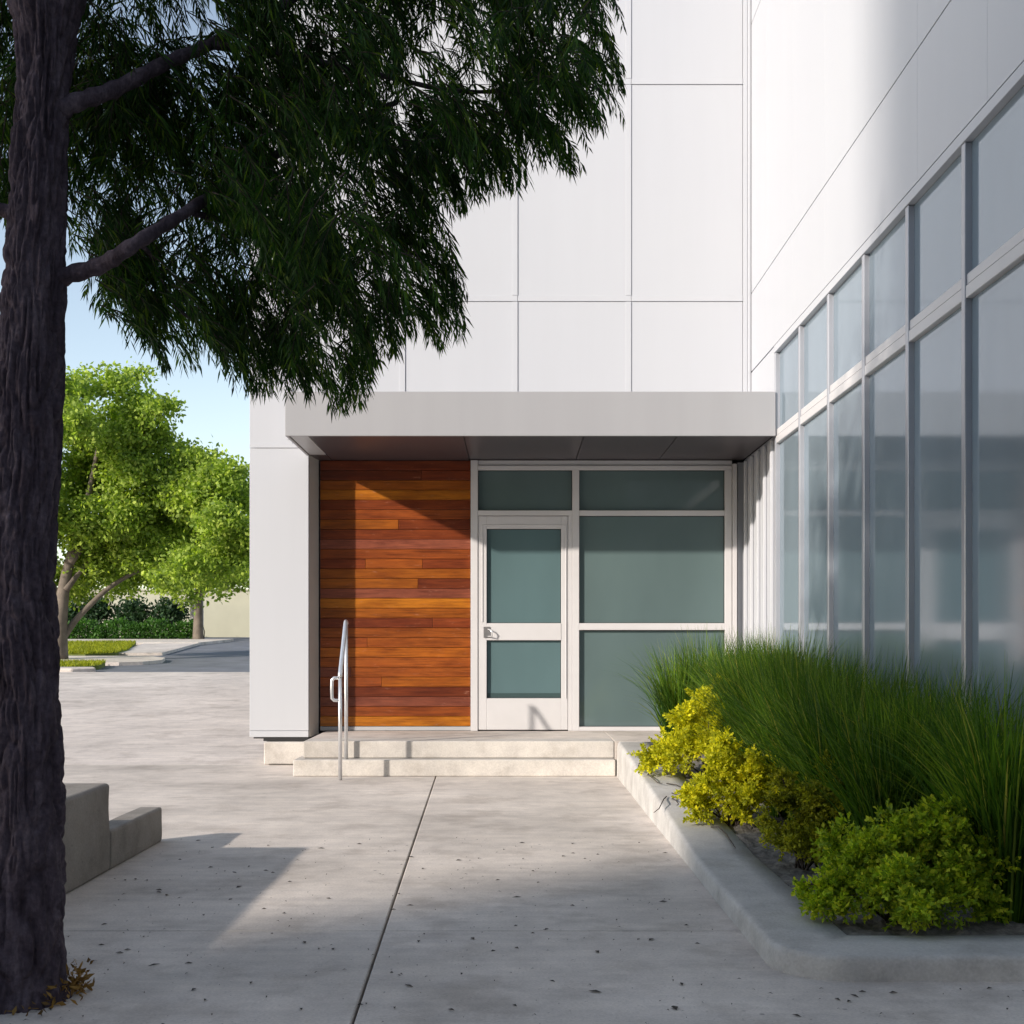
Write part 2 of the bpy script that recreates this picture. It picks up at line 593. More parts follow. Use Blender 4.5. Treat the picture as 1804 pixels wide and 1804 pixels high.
Y1 = 5.03
slab([(-12, -13.9), (-4.6 - g, -13.9), (-4.6 - g, Y1 - g / 2), (-12, Y1 - g / 2)])
slab([(-4.6 + g, -13.9), (jx(-13.9, -g), -13.9), (jx(Y1, -g), Y1 - g / 2), (-4.6 + g, Y1 - g / 2)])
slab([(jx(-13.9, g), -13.9), (2.305, -13.9), (2.305, Y1 - g / 2), (jx(Y1, g), Y1 - g / 2)])
slab([(-12, Y1 + g / 2), (jx(Y1, -g), Y1 + g / 2), (jx(11.995, -g), 11.995), (-12, 11.995)])
slab([(jx(Y1, g), Y1 + g / 2), (2.305, Y1 + g / 2), (2.305, 11.995), (jx(11.995, g), 11.995)])
slab([(-29.9, -13.9), (-12 - 2 * g, -13.9), (-12 - 2 * g, 11.995), (-29.9, 11.995)])
plaza = sheet("plaza", [(-40, 12.003), (X_LEFT + 0.2, 12.003), (X_LEFT + 0.2, 25.9), (-40, 25.9)], 0.0, M["plaza"], None, 0.1)
tag(plaza, "bright open concrete plaza beyond the corner of the building", "plaza", kind="structure")

# road, pavements and verges at the back
road = sheet("road", [(-60, 25.92), (30, 25.92), (30, 46.5), (-60, 46.5)], -0.03, M["asphalt"])
tag(road, "grey asphalt road and driveway behind the plaza", "road", kind="structure")
fs = sheet("far_pavement", [(-60, 39.4), (-9.9, 39.4), (-9.45, 42.4), (-60, 42.4)], 0.06, M["plaza"], None, 0.12)
tag(fs, "narrow pavement in front of the trimmed hedge", "pavement", kind="structure")
ns_poly = [(-60, 28.6), (-9.0, 28.6), (-8.55, 28.9), (-8.3, 29.6), (-8.5, 30.6), (-9.2, 31.5), (-60, 31.5)]
ns = sheet("near_pavement", ns_poly, 0.05, M["plaza"], None, 0.12)
tag(ns, "pavement with a rounded end between two strips of lawn", "pavement", kind="structure")
fp2 = sheet("verge_pavement", [(-10.45, 33.0), (-9.3, 33.2), (-9.9, 39.38), (-11.6, 39.38)], 0.045, M["plaza"], None, 0.1)
tag(fp2, "pale concrete apron at the end of the yellowing lawn strip", "pavement", kind="structure")
kb = prism("kerb", [(-60, 25.95), (-9.15, 25.95), (-8.75, 26.25), (-8.9, 26.55), (-60, 26.55)],
           lambda x, y: gz(y) - 0.08, lambda x, y: gz(y) + 0.07, M["plaza"], None, 0.02)
tag(kb, "pale kerb edging the small lawn beside the plaza", "kerb")


def lawn(name, poly, dz, n, h, label, mat="lawn_blade"):
    base = sheet(name, poly, dz, M["lawn"], None, 0.1)
    tag(base, label, "lawn", kind="structure")
    P = np.array(poly)
    lo, hi = P.min(0), P.max(0)
    lo[0] = max(lo[0], -17)
    q = RNG.random((n, 2)) * (hi - lo) + lo
    ins = np.zeros(n, bool)
    j = len(P) - 1
    for i in range(len(P)):
        c = ((P[i, 1] > q[:, 1]) != (P[j, 1] > q[:, 1])) & (
            q[:, 0] < (P[j, 0] - P[i, 0]) * (q[:, 1] - P[i, 1]) / (P[j, 1] - P[i, 1] + 1e-9) + P[i, 0])
        ins ^= c
        j = i
    q = q[ins]
    k = len(q)
    z = 0.043 * (q[:, 1] - 12) + dz - 0.01
    a = RNG.random(k) * 6.283
    hh = h * (0.6 + 0.8 * RNG.random(k))
    w = 0.018
    v = np.empty((k, 3, 3))
    v[:, 0] = np.c_[q[:, 0] - w * np.cos(a), q[:, 1] - w * np.sin(a), z]
    v[:, 1] = np.c_[q[:, 0] + w * np.cos(a), q[:, 1] + w * np.sin(a), z]
    v[:, 2] = np.c_[q[:, 0] + hh * 0.5 * np.sin(a * 3), q[:, 1] + hh * 0.5 * np.cos(a * 5), z + hh]
    o = obj_np("grass", v.reshape(-1, 3), np.arange(3 * k).reshape(-1, 3), M[mat], base)
    tag(o, None, None, None, "stuff")
    return base


lawn("lawn_strip", [(-60, 31.9), (-10.9, 31.9), (-10.35, 32.6), (-10.6, 34.5), (-11.8, 39.2), (-60, 39.2)], 0.07, 26000, 0.09,
     "yellow-green lawn strip between the pavement and the hedge")
lawn("small_lawn", [(-60, 26.6), (-9.2, 26.6), (-9.0, 27.2), (-9.25, 28.4), (-60, 28.4)], 0.06, 12000, 0.08,
     "small green lawn patch behind the plaza kerb")

# ------------------------------------------------------------------ the office building
bld = empty("office_building", (0, 12.5, 0))
tag(bld, "white panelled office building with a timber-lined entrance and a tall window band", "building")

core = boxes("wall_core", [
    (X_LEFT + 0.03, X_OPEN - 0.03, Y_WALL + 0.04, 12.9, 0.245, H_BLD),
    (X_OPEN - 0.02, X_SIDE - 0.01, Y_WALL + 0.04, 12.9, Z_SOF + 0.08, H_BLD),
    (X_OPEN - 0.02, X_SIDE + 0.3, Y_DOOR + 0.09, 12.9, 0.0, Z_SOF + 0.07),
    (X_LEFT + 0.03, X_SIDE + 12, 12.91, 24.0, 0.0, H_BLD),
    (X_SIDE + 0.16, X_SIDE + 12, 0.02, 12.905, 0.0, H_BLD),
], M["core"], bld)

front = boxes("front_wall", [(X_LEFT + 0.01, X_OPEN - 0.01, Y_WALL + 0.03, Y_WALL + 0.038, 0.27, H_BLD),
                             (X_OPEN - 0.005, X_SIDE - 0.02, Y_WALL + 0.03, Y_WALL + 0.038, Z_SOF + 0.09, H_BLD)], M["batten"], bld)
XJ = [X_LEFT, -2.124, -1.033, 0.055, 1.154, 2.235]
ZJ = [3.085, 4.48, 6.58, 8.7]
for r in range(3):
    for c in range(5):
        if c == 0:
            continue
        x0 = XJ[c] + 0.002
        x1 = XJ[c + 1] - 0.002
        z0 = ZJ[r] + 0.002
        box("panel", x0, x1, Y_WALL, Y_WALL + 0.027, z0, ZJ[r + 1] - 0.002, M["white"], front, 0.002)
for r in range(3):
    box("panel", X_LEFT, -2.126, Y_WALL, Y_WALL + 0.027, ZJ[r] + 0.002, ZJ[r + 1] - 0.002, M["white"], front, 0.002)
box("panel", X_LEFT, X_OPEN, Y_WALL, Y_WALL + 0.027, 0.325, 3.06, M["white"], front, 0.002)
box("corner_trim", 2.2375, X_SIDE - 0.032, Y_WALL - 0.012, Y_WALL + 0.027, 3.0, H_BLD, M["batten"], front, 0.003)
box("corner_trim", X_SIDE - 0.03, X_SIDE - 0.002, Y_WALL - 0.03, Y_WALL + 0.027, 3.0, H_BLD, M["batten"], front, 0.003)
for x in XJ[1:5]:
    for r in range(3):
        box("batten", x - 0.054, x, Y_WALL - 0.009, Y_WALL - 0.0005, ZJ[r] + 0.057, ZJ[r + 1] - 0.004, M["batten"], front, 0.0015)
for r, z in enumerate(ZJ[1:3]):
    for c in range(5):
        box("batten", XJ[c] + 0.002, XJ[c + 1] - 0.002, Y_WALL - 0.009, Y_WALL - 0.0005, z, z + 0.055, M["batten"], front, 0.0015)
box("batten", X_LEFT, X_OPEN - 0.001, Y_WALL - 0.009, Y_WALL - 0.0005, 3.062, 3.10, M["batten"], front, 0.0015)
box("base_trim", X_LEFT, X_OPEN, Y_WALL - 0.004, Y_WALL + 0.027, 0.262, 0.322, M["batten"], front, 0.003)
box("base_flashing", X_LEFT + 0.13, X_OPEN + 0.002, Y_WALL + 0.012, Y_DOOR - 0.1, 0.222, 0.26, M["black"], bld, 0.002)
# white return of the recess, its shade put into a grey colour, slightly splayed
prism("return_panel", [(X_OPEN + 0.001, Y_WALL + 0.03), (X_OPEN + 0.006, Y_WALL + 0.03), (X_OPEN + 0.045, Y_DOOR + 0.02), (X_OPEN + 0.001, Y_DOOR + 0.02)],
      0.262, Z_SOF + 0.005, M["jamb"], bld)
box("wall_plinth", X_LEFT + 0.15, -1.862, 12.02, 12.6, 0.0, 0.219, M["stone"], bld, 0.012)

# timber boards
clad = box("timber_wall", X_OPEN + 0.05, -0.42, Y_DOOR + 0.034, Y_DOOR + 0.06, Z_PLAT + 0.002, Z_SOF + 0.01, M["core"], bld, 0)
tones = {"d": (0.17, 0.036, 0.012), "r": (0.225, 0.048, 0.013), "b": (0.26, 0.062, 0.013), "o": (0.37, 0.105, 0.012),
         "y": (0.43, 0.145, 0.012), "p": (0.24, 0.070, 0.040), "n": (0.31, 0.080, 0.013)}
rows = ["d:r", "d:d", "o:r", "y:n", "r:b", "b:r", "o/r", "r:p", "p:r", "b:p", "r/n:r", "o:o", "o/d", "p:r", "y:o", "o:n",
        "d:r", "n:b", "b:n", "o:n", "n:o", "p:n", "b:o", "d:p", "p:r", "b:n", "y:y"]
nrow = len(rows)
z_hi, z_lo = Z_SOF + 0.0, Z_PLAT + 0.045
rh = (z_hi - z_lo) / nrow
xa, xb = X_OPEN + 0.062, -0.412
rr = random.Random(5)
for i, spec in enumerate(rows):
    zt = z_hi - i * rh
    codes = [c for c in spec if c.isalpha()]
    if "/" not in spec and rr.random() < 0.72:
        codes = codes[:1]
    cuts = sorted(rr.uniform(0.18, 0.85) for _ in range(len(codes) - 1))
    if spec == "o/r": cuts = [0.52]
    if spec == "o/d": cuts = [0.65]
    if len(codes) == 3: cuts = [0.3, 0.68]
    ed = [0.0] + cuts + [1.0]
    for k, cde in enumerate(codes):
        x0 = xa + (xb - xa) * ed[k] + (0.0012 if k else 0)
        x1 = xa + (xb - xa) * ed[k + 1] - 0.0012
        dy = rr.uniform(-0.003, 0.002)
        o = box("board", x0, x1, Y_DOOR + dy, Y_DOOR + 0.03, zt - rh + 0.0022, zt - 0.0012, M["wood"], clad, 0.0022)
        t = tones[cde]
        v = rr.uniform(0.72, 0.98)
        o.color = (t[0] * v, t[1] * v, t[2] * v, 1)
box("base_trim", xa, xb, Y_DOOR - 0.006, Y_DOOR + 0.03, Z_PLAT + 0.003, z_lo - 0.003, M["soffit_trim"], clad, 0.002)

# canopy
can = empty("canopy", (0.16, 11.5, Z_SOF), bld)
X_CL = -1.985
box("fascia", X_CL, X_SIDE - 0.004, Y_CAN, Y_CAN + 0.025, Z_SOF - 0.008, 3.37, M["fascia"], can, 0.003)
box("side_fascia", X_CL, X_CL + 0.025, Y_CAN + 0.026, Y_WALL - 0.012, Z_SOF - 0.008, 3.37, M["fascia"], can, 0.003)
box("roof_deck", X_CL + 0.027, X_SIDE - 0.006, Y_CAN + 0.027, Y_WALL - 0.012, 3.05, 3.35, M["fascia"], can, 0)
xs = [X_CL + 0.19, -0.425, 0.635, 1.46, X_SIDE - 0.006]
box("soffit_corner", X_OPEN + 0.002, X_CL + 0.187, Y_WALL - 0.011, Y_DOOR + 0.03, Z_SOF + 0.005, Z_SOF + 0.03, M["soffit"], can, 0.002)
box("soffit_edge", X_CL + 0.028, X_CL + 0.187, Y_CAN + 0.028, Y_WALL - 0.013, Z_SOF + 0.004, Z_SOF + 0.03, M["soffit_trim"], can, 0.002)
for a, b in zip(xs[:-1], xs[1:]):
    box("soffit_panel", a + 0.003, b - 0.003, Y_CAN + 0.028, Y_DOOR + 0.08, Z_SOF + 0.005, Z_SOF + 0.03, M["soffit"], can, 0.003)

# entrance screen: frame members, panes and the door
scr = empty("entrance_screen", (0.9, Y_DOOR, Z_PLAT), bld)


def zpx(py, s=177.0):
    return CAMH + (HY - py) / s


def xpx(px, s=177.0):
    return (px - CX) / s


FY0, FY1 = Y_DOOR - 0.045, Y_DOOR + 0.055


def member(name, xa_, xb_, za_, zb_, y0=FY0, y1=FY1, mat="alu", par=None, bev=0.003):
    return box(name, xa_, xb_, y0, y1, za_, zb_, M[mat], par or scr, bev)


xJ0, xJ1 = xpx(829.5), xpx(842)
xM0, xM1 = xpx(1008), xpx(1020)
xR0, xR1 = xpx(1276), xpx(1288)
zT = zpx(829)
member("jamb", xJ0, xJ1, Z_PLAT + 0.001, Z_SOF - 0.002)
member("mullion", xM0, xM1, Z_PLAT + 0.001, zT)
member("jamb", xR0, xR1, Z_PLAT + 0.001, zT)
member("jamb_trim", xR1 + 0.006, xR1 + 0.05, Z_PLAT + 0.001, Z_SOF - 0.04, FY0 - 0.012, FY1)
member("head", xJ1 + 0.001, xR1, zT + 0.001, zT + 0.045)
member("head_trim", xJ1 + 0.001, xR1 + 0.004, zT + 0.052, Z_SOF - 0.002, FY0 + 0.02, FY1, "alu")
zA, zB = zpx(909), zpx(900)
member("transom", xJ1 + 0.001, xM0 - 0.001, zA, zB)
member("transom", xM1 + 0.001, xR0 - 0.001, zA, zB)
zC, zD = zpx(1110), zpx(1098)
member("transom", xM1 + 0.001, xR0 - 0.001, zC, zD)
member("sill", xM1 + 0.001, xR0 - 0.001, Z_PLAT + 0.001, zpx(1280))
member("filler_panel", xR1 + 0.066, X_SIDE + 0.018, Z_PLAT + 0.001, Z_SOF - 0.02, Y_DOOR + 0.0, FY1, "batten", None, 0.002)
member("shadow_gap", xR1 + 0.051, xR1 + 0.0655, Z_PLAT + 0.001, Z_SOF - 0.02, Y_DOOR + 0.03, FY1, "gasket", None, 0)


def pane(xa_, xb_, za_, zb_, mat, par):
    p = box("pane", xa_ + 0.006, xb_ - 0.006, Y_DOOR + 0.002, Y_DOOR + 0.012, za_ + 0.006, zb_ - 0.006, M[mat], par, 0)
    # dark gasket ring behind the edge of the frame
    bm = bmesh.new()
    for q in ((xa_ + 0.0005, xa_ + 0.0055, za_ + 0.0005, zb_ - 0.0005), (xb_ - 0.0055, xb_ - 0.0005, za_ + 0.0005, zb_ - 0.0005),
              (xa_ + 0.0056, xb_ - 0.0056, za_ + 0.0005, za_ + 0.0055), (xa_ + 0.0056, xb_ - 0.0056, zb_ - 0.0055, zb_ - 0.0005)):
        bm_box(bm, q[0], q[1], Y_DOOR - 0.006, Y_DOOR + 0.014, q[2], q[3])
    obj_bm("gasket", bm, M["gasket"], par)
    return p


pane(xJ1, xM0, zB, zT, "glass_front", scr)
pane(xM1, xR0, zB, zT, "glass_front", scr)
pane(xM1, xR0, zD, zA, "glass_front", scr)
pane(xM1, xR0, zpx(1280), zC, "glass_front", scr)

door = empty("door", ((xJ1 + xM0) / 2, Y_DOOR, Z_PLAT), bld)
dl0, dl1 = xJ1 + 0.004, xpx(1000)
member("door_post", dl1 + 0.004, xM0 - 0.001, Z_PLAT + 0.001, zA - 0.001, FY0 + 0.006, FY1, "alu", door)
DZ0, DZ1 = Z_PLAT + 0.012, zA - 0.006
gxa, gxb = xpx(857.5), xpx(988.5)
DY0, DY1 = Y_DOOR - 0.036, Y_DOOR + 0.04
dm = lambda n, a, b, c, d, y0=DY0, y1=DY1: member(n, a, b, c, d, y0, y1, "alu", door, 0.003)
dm("stile", dl0, gxa, DZ0, DZ1)
dm("stile", gxb, dl1, DZ0, DZ1)
dm("top_rail", gxa + 0.0005, gxb - 0.0005, zpx(932), DZ1)
dm("middle_rail", gxa + 0.0005, gxb - 0.0005, zpx(1128), zpx(1098), DY0 - 0.004)
dm("kick_panel", gxa + 0.0005, gxb - 0.0005, DZ0, zpx(1230))
dm("stop_bead", dl0 + 0.035, dl0 + 0.047, zpx(1096), zpx(925), DY0 - 0.008, DY0 - 0.001)
dm("stop_bead", dl1 - 0.024, dl1 - 0.012, zpx(1230), zpx(925), DY0 - 0.008, DY0 - 0.001)
dm("stop_bead", dl0 + 0.048, dl1 - 0.025, zpx(925) - 0.012, zpx(925), DY0 - 0.008, DY0 - 0.001)
pane(gxa, gxb, zpx(1098), zpx(932), "glass_door", door)
pane(gxa, gxb, zpx(1230), zpx(1128), "glass_door", door)
box("clear_strip", gxa + 0.008, gxb - 0.008, Y_DOOR - 0.002, Y_DOOR + 0.0015, zpx(1229) + 0.005, zpx(1221), M["clear_dark"], door, 0)
member("door_gap", dl0 - 0.003, dl1 + 0.003, Z_PLAT + 0.001, DZ0 - 0.001, Y_DOOR - 0.02, DY1, "gasket", door, 0)
hx, hz = xpx(860), zpx(1114)
hp = box("handle_plate", hx - 0.045, hx + 0.022, DY0 - 0.012, DY0 - 0.0045, hz - 0.055, hz + 0.055, M["steel_dark"], door, 0.003)
tube("pull_handle", [(hx + 0.0, DY0 - 0.012, hz + 0.03), (hx + 0.02, DY0 - 0.05, hz + 0.025), (hx + 0.042, DY0 - 0.055, hz - 0.005),
                     (hx + 0.038, DY0 - 0.05, hz - 0.04), (hx + 0.0, DY0 - 0.012, hz - 0.042)], 0.007, M["steel"], door, 8)

# ribbed side of the recess
rib = box("ribbed_siding", X_SIDE + 0.02, X_SIDE + 0.15, 10.99, Y_DOOR + 0.08, 0.05, Z_SOF + 0.02, M["white"], bld, 0)
yy = 11.10
while yy < 12.36:
    box("rib", X_SIDE - 0.012, X_SIDE + 0.019, yy, yy + 0.05, Z_PLAT + 0.002 if yy > 11.1 else 0.1, Z_SOF - 0.012, M["batten"], rib, 0.006)
    yy += 0.31
# ------------------------------------------------------------------ side wing: panels above, window band below
side = box("side_wall", X_SIDE + 0.028, X_SIDE + 0.155, 0.02, Y_WALL + 0.025, 3.80, H_BLD, M["batten"], bld, 0)
ys = [Y_WALL - 0.034]
yv = 8.17 + 1.05 * 3
while yv > 0.3:
    ys.append(yv)
    yv -= 1.05
ys.append(0.0)
zs = [3.792, 4.55, 7.15, H_BLD]
for r in range(3):
    for a, b in zip(ys[:-1], ys[1:]):
        box("panel", X_SIDE, X_SIDE + 0.026, b + 0.0008, a - 0.0008, zs[r] + 0.002, zs[r + 1] - 0.007, M["white"], side, 0.0012)
box("corner_panel", X_SIDE + 0.0, X_SIDE + 0.026, 10.995, Y_WALL - 0.032, Z_SOF + 0.38, 3.78, M["white"], side, 0.001)

win = empty("window_band", (X_SIDE, 6.0, 0.3), bld)
WY = [10.97 - 0.914 * k for k in range(13)]
GX = X_SIDE + 0.036
box("head", X_SIDE - 0.006, X_SIDE + 0.15, WY[-1], WY[0] + 0.02, 3.72, 3.782, M["batten"], win, 0.002)
box("sill", X_SIDE - 0.02, X_SIDE + 0.15, WY[-1], WY[0] + 0.02, 0.30, 0.36, M["batten"], win, 0.003)
box("base_wall", X_SIDE + 0.02, X_SIDE + 0.15, WY[-1], WY[0] + 0.02, 0.0, 0.298, M["white"], win, 0)
for k, y in enumerate(WY):
    box("mullion", X_SIDE, GX + 0.03, y - 0.03, y + 0.022, 0.362, 3.718, M["alu_side"], win, 0.003)
    if k == len(WY) - 1:
        break
    ya, yb = WY[k + 1] + 0.0225, y - 0.0305
    box("transom", X_SIDE + 0.004, GX + 0.03, ya, yb, 2.92, 2.985, M["alu"], win, 0.003)
    box("transom", X_SIDE + 0.010, GX + 0.03, ya, yb, 2.990, 3.045, M["alu"], win, 0.003)
    box("pane", GX, GX + 0.012, ya, yb, 0.363, 2.918, M["glass_side"], win, 0)
    box("pane", GX, GX + 0.012, ya, yb, 3.047, 3.718, M["glass_side"], win, 0)

# ------------------------------------------------------------------ entrance steps
st = empty("entrance_steps", (-0.4, 11.4, 0))
tag(st, "two pale stone steps and landing below the glass entrance door", "steps")
SX1 = 0.915
YU, YL = 11.10, 10.95
up = [-1.86, SX1]
lo = [xpx(515, 200.9), SX1]
for a, b in zip(up[:-1], up[1:]):
    box("upper_step", a + 0.006, b - 0.006, YU, YU + 0.32, 0.149, Z_PLAT - 0.001, M["stone"], st, 0.009, 2)
for a, b in zip(lo[:-1], lo[1:]):
    box("lower_step", a + 0.006, b - 0.006, YL, YL + 0.45, 0.001, 0.145, M["stone"], st, 0.009, 2)
box("landing", -1.85, SX1 - 0.004, YU + 0.322, Y_DOOR + 0.03, 0.15, Z_PLAT - 0.001, M["paving"], st, 0.004)
box("landing", SX1 - 0.002, X_SIDE - 0.013, YU + 0.002, Y_DOOR + 0.03, 0.0, Z_PLAT - 0.001, M["paving"], st, 0.004)
boxes("joint_mortar", [(-1.84, SX1 - 0.01, YU + 0.008, YU + 0.3, 0.1455, 0.28), (lo[0] + 0.02, SX1 - 0.01, YL + 0.008, YL + 0.4, 0.001, 0.13)], M["joint"], st)

# ------------------------------------------------------------------ handrail
hr = empty("handrail", (-1.465, 10.65, 0))
tag(hr, "slim steel handrail with a bent loop at the foot of the steps", "handrail")
RX = -1.465
tube("post", [(RX, 10.65, 0.0), (RX, 10.65, 0.5), (RX, 10.65, 0.895)], 0.0165, M["steel"], hr, 12)
tube("post", [(RX, 11.03, 0.1452), (RX, 11.03, 0.7), (RX, 11.03, 1.325)], 0.0165, M["steel"], hr, 12)
tube("rail", [tuple(p) for p in smooth_path([(RX, 10.647, 0.885), (RX, 10.66, 0.918), (RX, 10.83, 1.13), (RX, 11.0, 1.345), (RX, 11.04, 1.34)], 4)],
     0.019, M["steel"], hr, 12)
tube("end_loop", [(RX - 0.002, 10.65, 0.875), (RX - 0.05, 10.642, 0.872), (RX - 0.068, 10.64, 0.855), (RX - 0.070, 10.64, 0.78), (RX - 0.068, 10.64, 0.70),
                  (RX - 0.05, 10.642, 0.682), (RX - 0.002, 10.65, 0.680)], 0.0145, M["steel"], hr, 10)

# ------------------------------------------------------------------ planter kerb, soil
KX = 0.918


def ktop(y):
    return 0.085 + max(0.0, min(1.0, (y - 6.35) / 4.5)) * 0.222


pl = empty("planter", (1.5, 7.5, 0))
tag(pl, "raised planting bed with a rounded concrete kerb beside the walkway", "planter")
R, Y0 = 0.24, 4.27
W = 0.30


def kerb_path(off):
    """plan outline of the kerb, offset inwards"""
    pts = []
    for y in np.linspace(10.945, Y0 + max(R, off + 0.012) + 0.01, 30):
        pts.append((KX + off, y))
    r = R - off if R - off > 0.012 else 0.012
    cx, cy = KX + off + r, Y0 + off + r
    for a in np.linspace(0, math.pi / 2, 12)[1:]:
        pts.append((cx - r * math.cos(a), cy - r * math.sin(a)))
    for x in np.linspace(cx + 0.05, X_SIDE + 0.015, 24):
        pts.append((x, Y0 + off))
    return pts


prof = [(0.0, 0.0), (0.002, 0.55), (0.004, 0.82), (0.010, 0.94), (0.020, 0.99), (0.034, 1.0), (0.10, 1.0), (0.2, 1.0), (0.31, 1.0), (0.315, 0.2)]
paths = [kerb_path(o_) for o_, _ in prof]
kv, kf = [], []
n_ = len(paths[0])
for j, (o_, hfrac) in enumerate(prof):
    for i, (x, y) in enumerate(paths[j]):
        wob = 0.0035 * (vnoise(np.array(x * 2.0 + 7), np.array(y * 2.0 + 31), 3) - 0.5)
        kv.append((x + wob, y + wob, ktop(y) * hfrac + (float(wob) if hfrac > 0.9 else 0)))
for j in range(len(prof) - 1):
    for i in range(n_ - 1):
        kf.append([j * n_ + i, j * n_ + i + 1, (j + 1) * n_ + i + 1, (j + 1) * n_ + i])
ko = obj_np("kerb", kv, kf, M["kerb"], pl, smooth=True)
# soil surface with small lumps
gx, gyy = np.meshgrid(np.linspace(KX + 0.305, X_SIDE + 0.018, 60), np.linspace(Y0 + 0.305, 10.99, 180), indexing='ij')
sz = np.vectorize(ktop)(gyy) - 0.012 + 0.03 * (vnoise(gx * 16, gyy * 16, 4) - 0.5) + 0.02 * (vnoise(gx * 40, gyy * 40, 5) - 0.5)
ni, nj = gx.shape
idx = np.arange(ni * nj).reshape(ni, nj)
q = np.stack([idx[:-1, :-1], idx[1:, :-1], idx[1:, 1:], idx[:-1, 1:]], -1).reshape(-1, 4)
obj_np("soil", np.stack([gx, gyy, sz], -1).reshape(-1, 3), q, M["soil"], pl)

# ------------------------------------------------------------------ low concrete wall at the left
lw = empty("low_concrete_wall", (-2.5, 5.6, 0))
tag(lw, "stepped low concrete wall behind the rough tree trunk", "low wall")


def rough_block(name, x0, x1, y0, y1, z0, z1, bev):
    bm = bmesh.new()
    bm_box(bm, x0, x1, y0, y1, z0, z1)
    bmesh.ops.bevel(bm, geom=bm.edges[:], offset=bev, segments=3, affect='EDGES', profile=0.5)
    bmesh.ops.subdivide_edges(bm, edges=[e for e in bm.edges if e.calc_length() > 0.12], cuts=6, use_grid_fill=True)
    rn = random.Random(3)
    for v in bm.verts:
        if v.co.z > z0 + 0.02:
            n = float(vnoise(np.array(v.co.y * 6 + v.co.x * 5 + 20), np.array(v.co.z * 6 + 40), 6)) - 0.5
            v.co += Vector((n * 0.010, n * 0.006, n * 0.008))
    return obj_bm(name, bm, M["lowwall"], lw)


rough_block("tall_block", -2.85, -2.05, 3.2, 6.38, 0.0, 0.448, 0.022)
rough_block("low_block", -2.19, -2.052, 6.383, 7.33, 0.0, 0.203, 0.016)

# ------------------------------------------------------------------ foreground tree
tree = empty("shade_tree", (-1.61, 4.06, 0))
tag(tree, "dark rough-barked tree with drooping narrow leaves over the walkway", "tree")
TY = 4.06
ST = FPX / TY
axis_px = [(1768, 20, 100), (1745, 22, 90), (1700, 28, 79), (1500, 38, 69), (1300, 40, 65), (1000, 32, 60), (800, 44, 57), (600, 54, 53),
           (450, 60, 50), (300, 68, 46), (180, 76, 41.5), (90, 82, 46), (20, 82, 58), (-40, 82, 66)]
axp = smooth_path([((x - CX) / ST, CAMH + (HY - y) / ST, r / ST) for y, x, r in axis_px], 10)
axp = np.array(axp)
zz = np.linspace(axp[0, 1], axp[-1, 1], 520)
axx = np.interp(zz, axp[:, 1], axp[:, 0])
axr = np.interp(zz, axp[:, 1], axp[:, 2])
NT = 220
th = np.arange(NT) / NT * 2 * math.pi
TH, ZZ = np.meshgrid(th, zz, indexing='xy')
RR = np.repeat(axr[:, None], NT, 1)
u = TH / (2 * math.pi)
warp = (vnoise(u * 8, ZZ * 3, 11, 8) - 0.5) * 1.3
n1 = vnoise(u * 20 + warp, ZZ * 5.0 + warp * 1.5, 12, 20)
n2 = vnoise(u * 52 + warp * 2, ZZ * 15, 13, 52)
n3 = vnoise(u * 120, ZZ * 55, 14, 120)
plate = np.clip(np.abs(n1 - 0.5) * 4.2, 0, 1) ** 0.7
RR = RR + 0.017 * (plate - 0.75) + 0.012 * (np.clip(np.abs(n2 - 0.5) * 3.2, 0, 1) - 0.6) + 0.005 * (n3 - 0.5)
RR *= 1 + 0.10 * (vnoise(u * 4, ZZ * 1.3, 15, 4) - 0.5)
X = axx[:, None] + RR * np.cos(TH)
Yt = TY + RR * np.sin(TH)
tv = np.stack([X, Yt, ZZ], -1).reshape(-1, 3)
idx = np.arange(len(zz) * NT).reshape(len(zz), NT)
i2 = np.roll(idx, -1, 1)
tq = np.stack([idx[:-1], i2[:-1], i2[1:], idx[1:]], -1).reshape(-1, 4)
obj_np("trunk", tv, tq, M["bark"], tree, smooth=True)


def branch(pts, r0, r1, name="branch", n=12):
    """pts: (px, py, Y) or 3-D vectors"""
    P = [tuple(at(*p)) if isinstance(p, tuple) and abs(p[0]) > 6 else tuple(p) for p in pts]
    P = smooth_path(P, 6)
    k = len(P)
    rad = [r0 + (r1 - r0) * (i / (k - 1)) ** 0.8 for i in range(k)]
    rad = [r_ * (1 + 0.13 * math.sin(i * 2.3 + r0 * 900)) for i, r_ in enumerate(rad)]
    tube(name, P, rad, M["bark"], tree, n)
    return P


B = []
B.append(branch([(90, 205, 4.06), (130, 182, 4.06), (200, 158, 4.12), (290, 112, 4.2), (370, 78, 4.3), (480, 20, 4.45), (620, -70, 4.6), (760, -130, 4.7)], 0.034, 0.012))
B.append(branch([(70, 505, 4.06), (112, 487, 4.06), (180, 466, 4.05), (240, 428, 4.0), (330, 372, 4.15), (440, 300, 4.5), (560, 235, 4.7), (700, 180, 4.8)], 0.036, 0.010))
B.append(branch([(60, 385, 4.06), (10, 372, 4.05), (-70, 340, 4.0), (-220, 260, 3.9), (-380, 180, 3.8)], 0.030, 0.012))
B.append(branch([(70, 20, 4.06), (20, -120, 4.0), (-60, -300, 3.9), (-120, -560, 3.8)], 0.075, 0.03))
B.append(branch([(100, 20, 4.06), (160, -110, 4.2), (260, -300, 4.3), (380, -560, 4.4)], 0.075, 0.03))
B.append(branch([(370, 80, 4.3), (420, 84, 4.32), (520, 100, 4.4), (660, 130, 4.6), (800, 160, 4.7), (930, 158, 4.75), (1010, 150, 4.75), (1060, 158, 4.7)], 0.016, 0.004))
